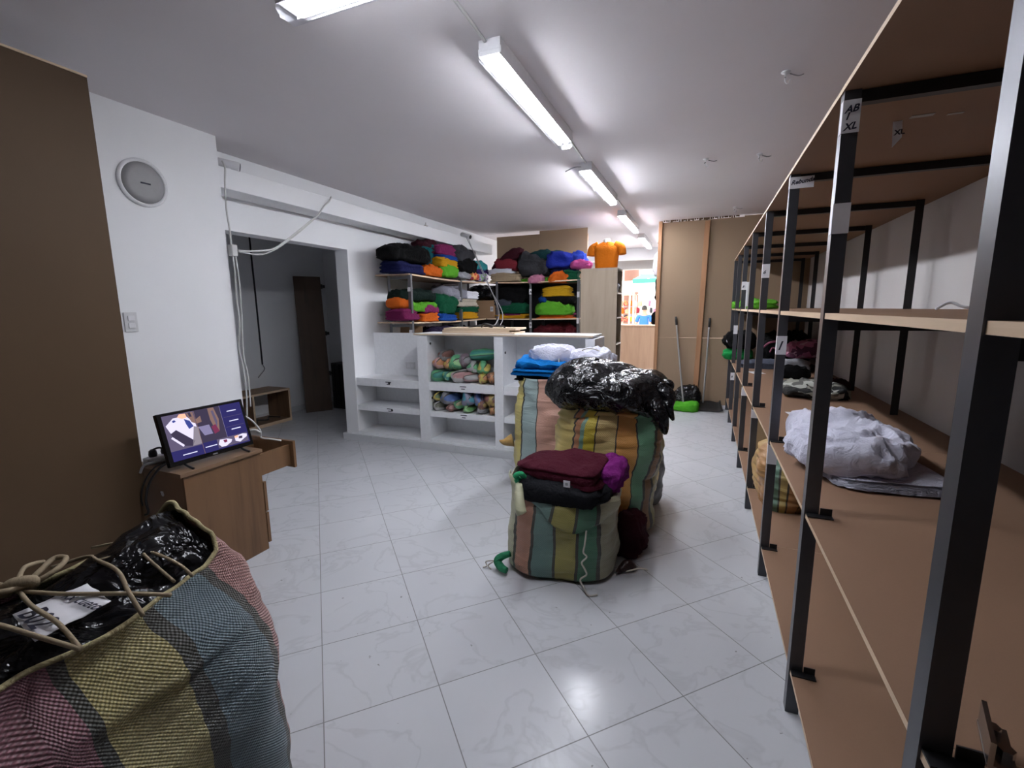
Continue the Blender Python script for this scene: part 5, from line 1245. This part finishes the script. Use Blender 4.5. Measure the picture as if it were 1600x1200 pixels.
def stall(label, x0, x1, y, cols, hz):
    t = thing('market_stall', label, 'stall', ((x0 + x1) / 2, y, ST))
    obj('table', MB().box(x0, x1, y, y + .7, ST + .75, ST + .8).box(x0 + .02, x0 + .06, y, y + .04, ST, ST + .75).box(x1 - .06, x1 - .02, y, y + .04, ST, ST + .75), M['pale_wood'], t)
    obj('back_frame', MB().box(x0, x0 + .04, y + .66, y + .7, ST + .8, hz).box(x1 - .04, x1, y + .66, y + .7, ST + .8, hz).box(x0, x1, y + .66, y + .7, hz - .04, hz), M['pale_wood'], t)
    n = 0
    z = ST + 1.15
    while z < hz - .2:
        x = x0 + .12
        while x < x1 - .1:
            w = rg.uniform(.14, .24); c = rg.choice(cols)
            g = obj('bag', cloth_mb(x, y + .52, z - .14, w, .14, rg.uniform(.22, .30), rg.random() * 50, 'F', nu=14, nv=8), cm(c), t, smooth=True)
            x += w + .03
        z += .34
    return t
stall('market stall with orange and pink goods under the white canopy', -4.2, -2.8, 20.6, ('orange', 'redorange', 'pink', 'beige', 'yellow'), 2.0)
stall('market stall with dark and pale goods under the green awning', -1.6, .4, 17.3, ('black', 'denim', 'white', 'dullred', 'beige', 'charcoal', 'pink'), 2.05)
stall('market stall with mixed goods farther down the street', -4.3, -2.2, 24.0, ('white', 'pink', 'charcoal', 'beige', 'lgrey', 'dullred'), 2.1)
t = thing('street_cart', 'small cart with a yellow cloth just outside the shop counter', 'cart', (-2.3, 13.2, ST))
obj('tray', MB().box(-2.85, -1.75, 12.9, 13.5, .52, .62), m_cloth('cart_cloth', (.62, .45, .12, 1)), t)
for x in (-2.7, -1.9):
    obj('wheel', MB().lathe((x, 12.88, ST + .22), [(.20, 0), (.22, .01), (.22, .03), (.20, .04)], (0, 1, 0), 20), M['black'], t); obj('leg', MB().box(x - .02, x + .02, 12.92, 12.96, ST + .22, .52), M['alu'], t)

# ------------------------------------------------------------------ people (one skinned surface each, clothing as children)
def skin_obj(name, pts, edges, mat, parent, root=0, lv=2):
    me = bpy.data.meshes.new(name); base = origin_of(parent) if parent else Vector((0, 0, 0))
    me.from_pydata([Vector(p[0]) - base for p in pts], edges, [])
    o = bpy.data.objects.new(name, me); C.objects.link(o)
    if parent: o.parent = parent
    me.materials.append(mat)
    md = o.modifiers.new('skin', 'SKIN'); md.use_smooth_shade = True; md.branch_smoothing = .6
    for i, p in enumerate(pts):
        sv = me.skin_vertices[0].data[i]; r = p[1]; sv.radius = r if isinstance(r, tuple) else (r, r); sv.use_root = (i == root)
    s = o.modifiers.new('sub', 'SUBSURF'); s.levels = lv; s.render_levels = lv
    dg = bpy.context.evaluated_depsgraph_get(); dg.update()
    m2 = bpy.data.meshes.new_from_object(o.evaluated_get(dg)); o.modifiers.clear(); o.data = m2
    for p in m2.polygons: p.use_smooth = True
    if not m2.materials: m2.materials.append(mat)
    return o
def person(label, x, y, ang, h, shirt, trousers, arm_swing=(0, 0), leg_swing=0.0, cat='person'):
    k = h / 1.72
    ca, sa = math.cos(ang), math.sin(ang)
    def L(px_, py_, pz): return (x + (px_ * ca - py_ * sa) * k, y + (px_ * sa + py_ * ca) * k, ST + pz * k)
    t = thing('person', label, cat, (x, y, ST))
    P_ = []; E_ = []
    def n(p, r, par=None):
        P_.append((L(*p), tuple(q * k for q in r) if isinstance(r, tuple) else r * k)); i = len(P_) - 1
        if par is not None: E_.append((par, i))
        return i
    pel = n((0, 0, .93), (.15, .105)); wst = n((0, .01, 1.08), (.135, .095), pel); ch = n((0, .0, 1.28), (.165, .11), wst); sh = n((0, 0, 1.41), (.10, .075), ch)
    nk = n((0, .01, 1.49), .055, sh); hd = n((0, .02, 1.555), (.072, .085), nk); hd2 = n((0, .025, 1.64), (.077, .095), hd); n((0, .02, 1.70), (.055, .065), hd2)
    # nose
    n((0, .125, 1.60), .014, hd)
    sl = []
    for s, sw in ((-1, arm_swing[0]), (1, arm_swing[1])):
        a = n((s * .17, 0, 1.395), .058, sh); e = n((s * .235, -.02 + sw * .12, 1.13), .042, a); w = n((s * .255, .04 + sw * .25, .90), .028, e); pm = n((s * .257, .055 + sw * .27, .83), (.034, .022), w)
        for q in range(4): n((s * .255, .03 + sw * .28 + q * .018, .755 - (.012 if q in (1, 2) else 0)), .0085, pm)
        n((s * .235, .085 + sw * .27, .80), .0095, pm)
        sl.append((a, e))
    for s in (-1, 1):
        ls = s * leg_swing
        hp = n((s * .09, 0, .86), .088, pel); kn = n((s * .10, .02 + ls * .12, .49), .056, hp); an = n((s * .10, -.02 + ls * .25, .09), .038, kn); n((s * .105, .06 + ls * .26, .035), .036, an); n((s * .11, .15 + ls * .27, .028), .028, len(P_) - 1)
    skin_obj('body', P_, E_, M['skin'], t)
    Q = []; E2 = []
    def m(p, r, par=None):
        Q.append((L(*p), tuple(q * k for q in r) if isinstance(r, tuple) else r * k)); i = len(Q) - 1
        if par is not None: E2.append((par, i))
        return i
    a0 = m((0, 0, .90), (.172, .125)); a1 = m((0, .01, 1.08), (.165, .12), a0); a2 = m((0, 0, 1.28), (.19, .13), a1); a3 = m((0, 0, 1.405), (.115, .088), a2); m((0, .008, 1.455), .064, a3)
    for s, sw in ((-1, arm_swing[0]), (1, arm_swing[1])):
        b = m((s * .175, 0, 1.39), .073, a3); m((s * .225, -.015 + sw * .08, 1.20), .064, b)
    skin_obj('shirt', Q, E2, shirt, t)
    Q = []; E2 = []
    b0 = m((0, 0, .95), (.158, .115))
    for s in (-1, 1):
        ls = s * leg_swing
        hp = m((s * .09, 0, .84), .100, b0); kn = m((s * .10, .02 + ls * .12, .49), .072, hp); m((s * .10, -.015 + ls * .24, .12), .060, kn)
    skin_obj('trousers', Q, E2, trousers, t)
    for s in (-1, 1):
        ls = s * leg_swing
        c = L(s * .105, .06 + ls * .26, .04)
        mb = cloth_mb(c[0], c[1], ST, .10 * k, .26 * k, .085 * k, s + 3, 'R', rotz=ang, nu=16, nv=10); obj('shoe', mb, M['black'], t, smooth=True)
    hc = Vector(L(0, .0, 1.625)); mb = MB(); vs = []; fs = []
    for j in range(13):
        ph = -.45 + (PI / 2 + .45) * j / 12
        for i in range(24):
            th = 2 * PI * i / 24; f = math.sin(th)            # +y local = face
            lowcut = max(ph, .35) if f > .35 else ph
            p = L(.084 * math.cos(lowcut) * math.cos(th), .012 + .100 * math.cos(lowcut) * math.sin(th), 1.632 + .098 * math.sin(lowcut)); vs.append(p)
    for j in range(12):
        for i in range(24): fs.append((j * 24 + i, j * 24 + (i + 1) % 24, (j + 1) * 24 + (i + 1) % 24, (j + 1) * 24 + i))
    mb.add(vs, fs); obj('hair', mb, M['hair'], t, smooth=True)
    for s in (-1, 1):
        obj('ear', MB().lathe(L(s * .078, .015, 1.585), [(.022 * k, 0), (.026 * k, .008 * k), (.012 * k, .014 * k)], (s * ca, s * sa, 0), 12), M['skin'], t, smooth=True)
        obj('eye', MB().lathe(L(s * .032, .108, 1.622), [(.012 * k, 0), (.008 * k, .006 * k), (.001, .007 * k)], (-sa, ca, 0), 10), M['black'], t, smooth=True)
    obj('mouth', MB().obox(L(0, .108, 1.545), [(ca, sa, 0), (0, 0, 1), (-sa, ca, 0)], (.024 * k, .005 * k, .004 * k)), m_plain('lips', (.30, .12, .10, 1)), t)
person('person seen from behind in a blue T-shirt standing outside the shop counter', -1.66, 15.3 - .9, 0, 1.67, m_cloth('blue_tshirt', (.05, .16, .52, 1)), cm('denim'), (.1, -.1))
person('distant person in a dark top and light jeans walking down the street', -5.05, 37.5, PI * .9, 1.70, cm('charcoal'), m_cloth('light_jeans', (.30, .38, .55, 1)), (.5, -.5), .5)
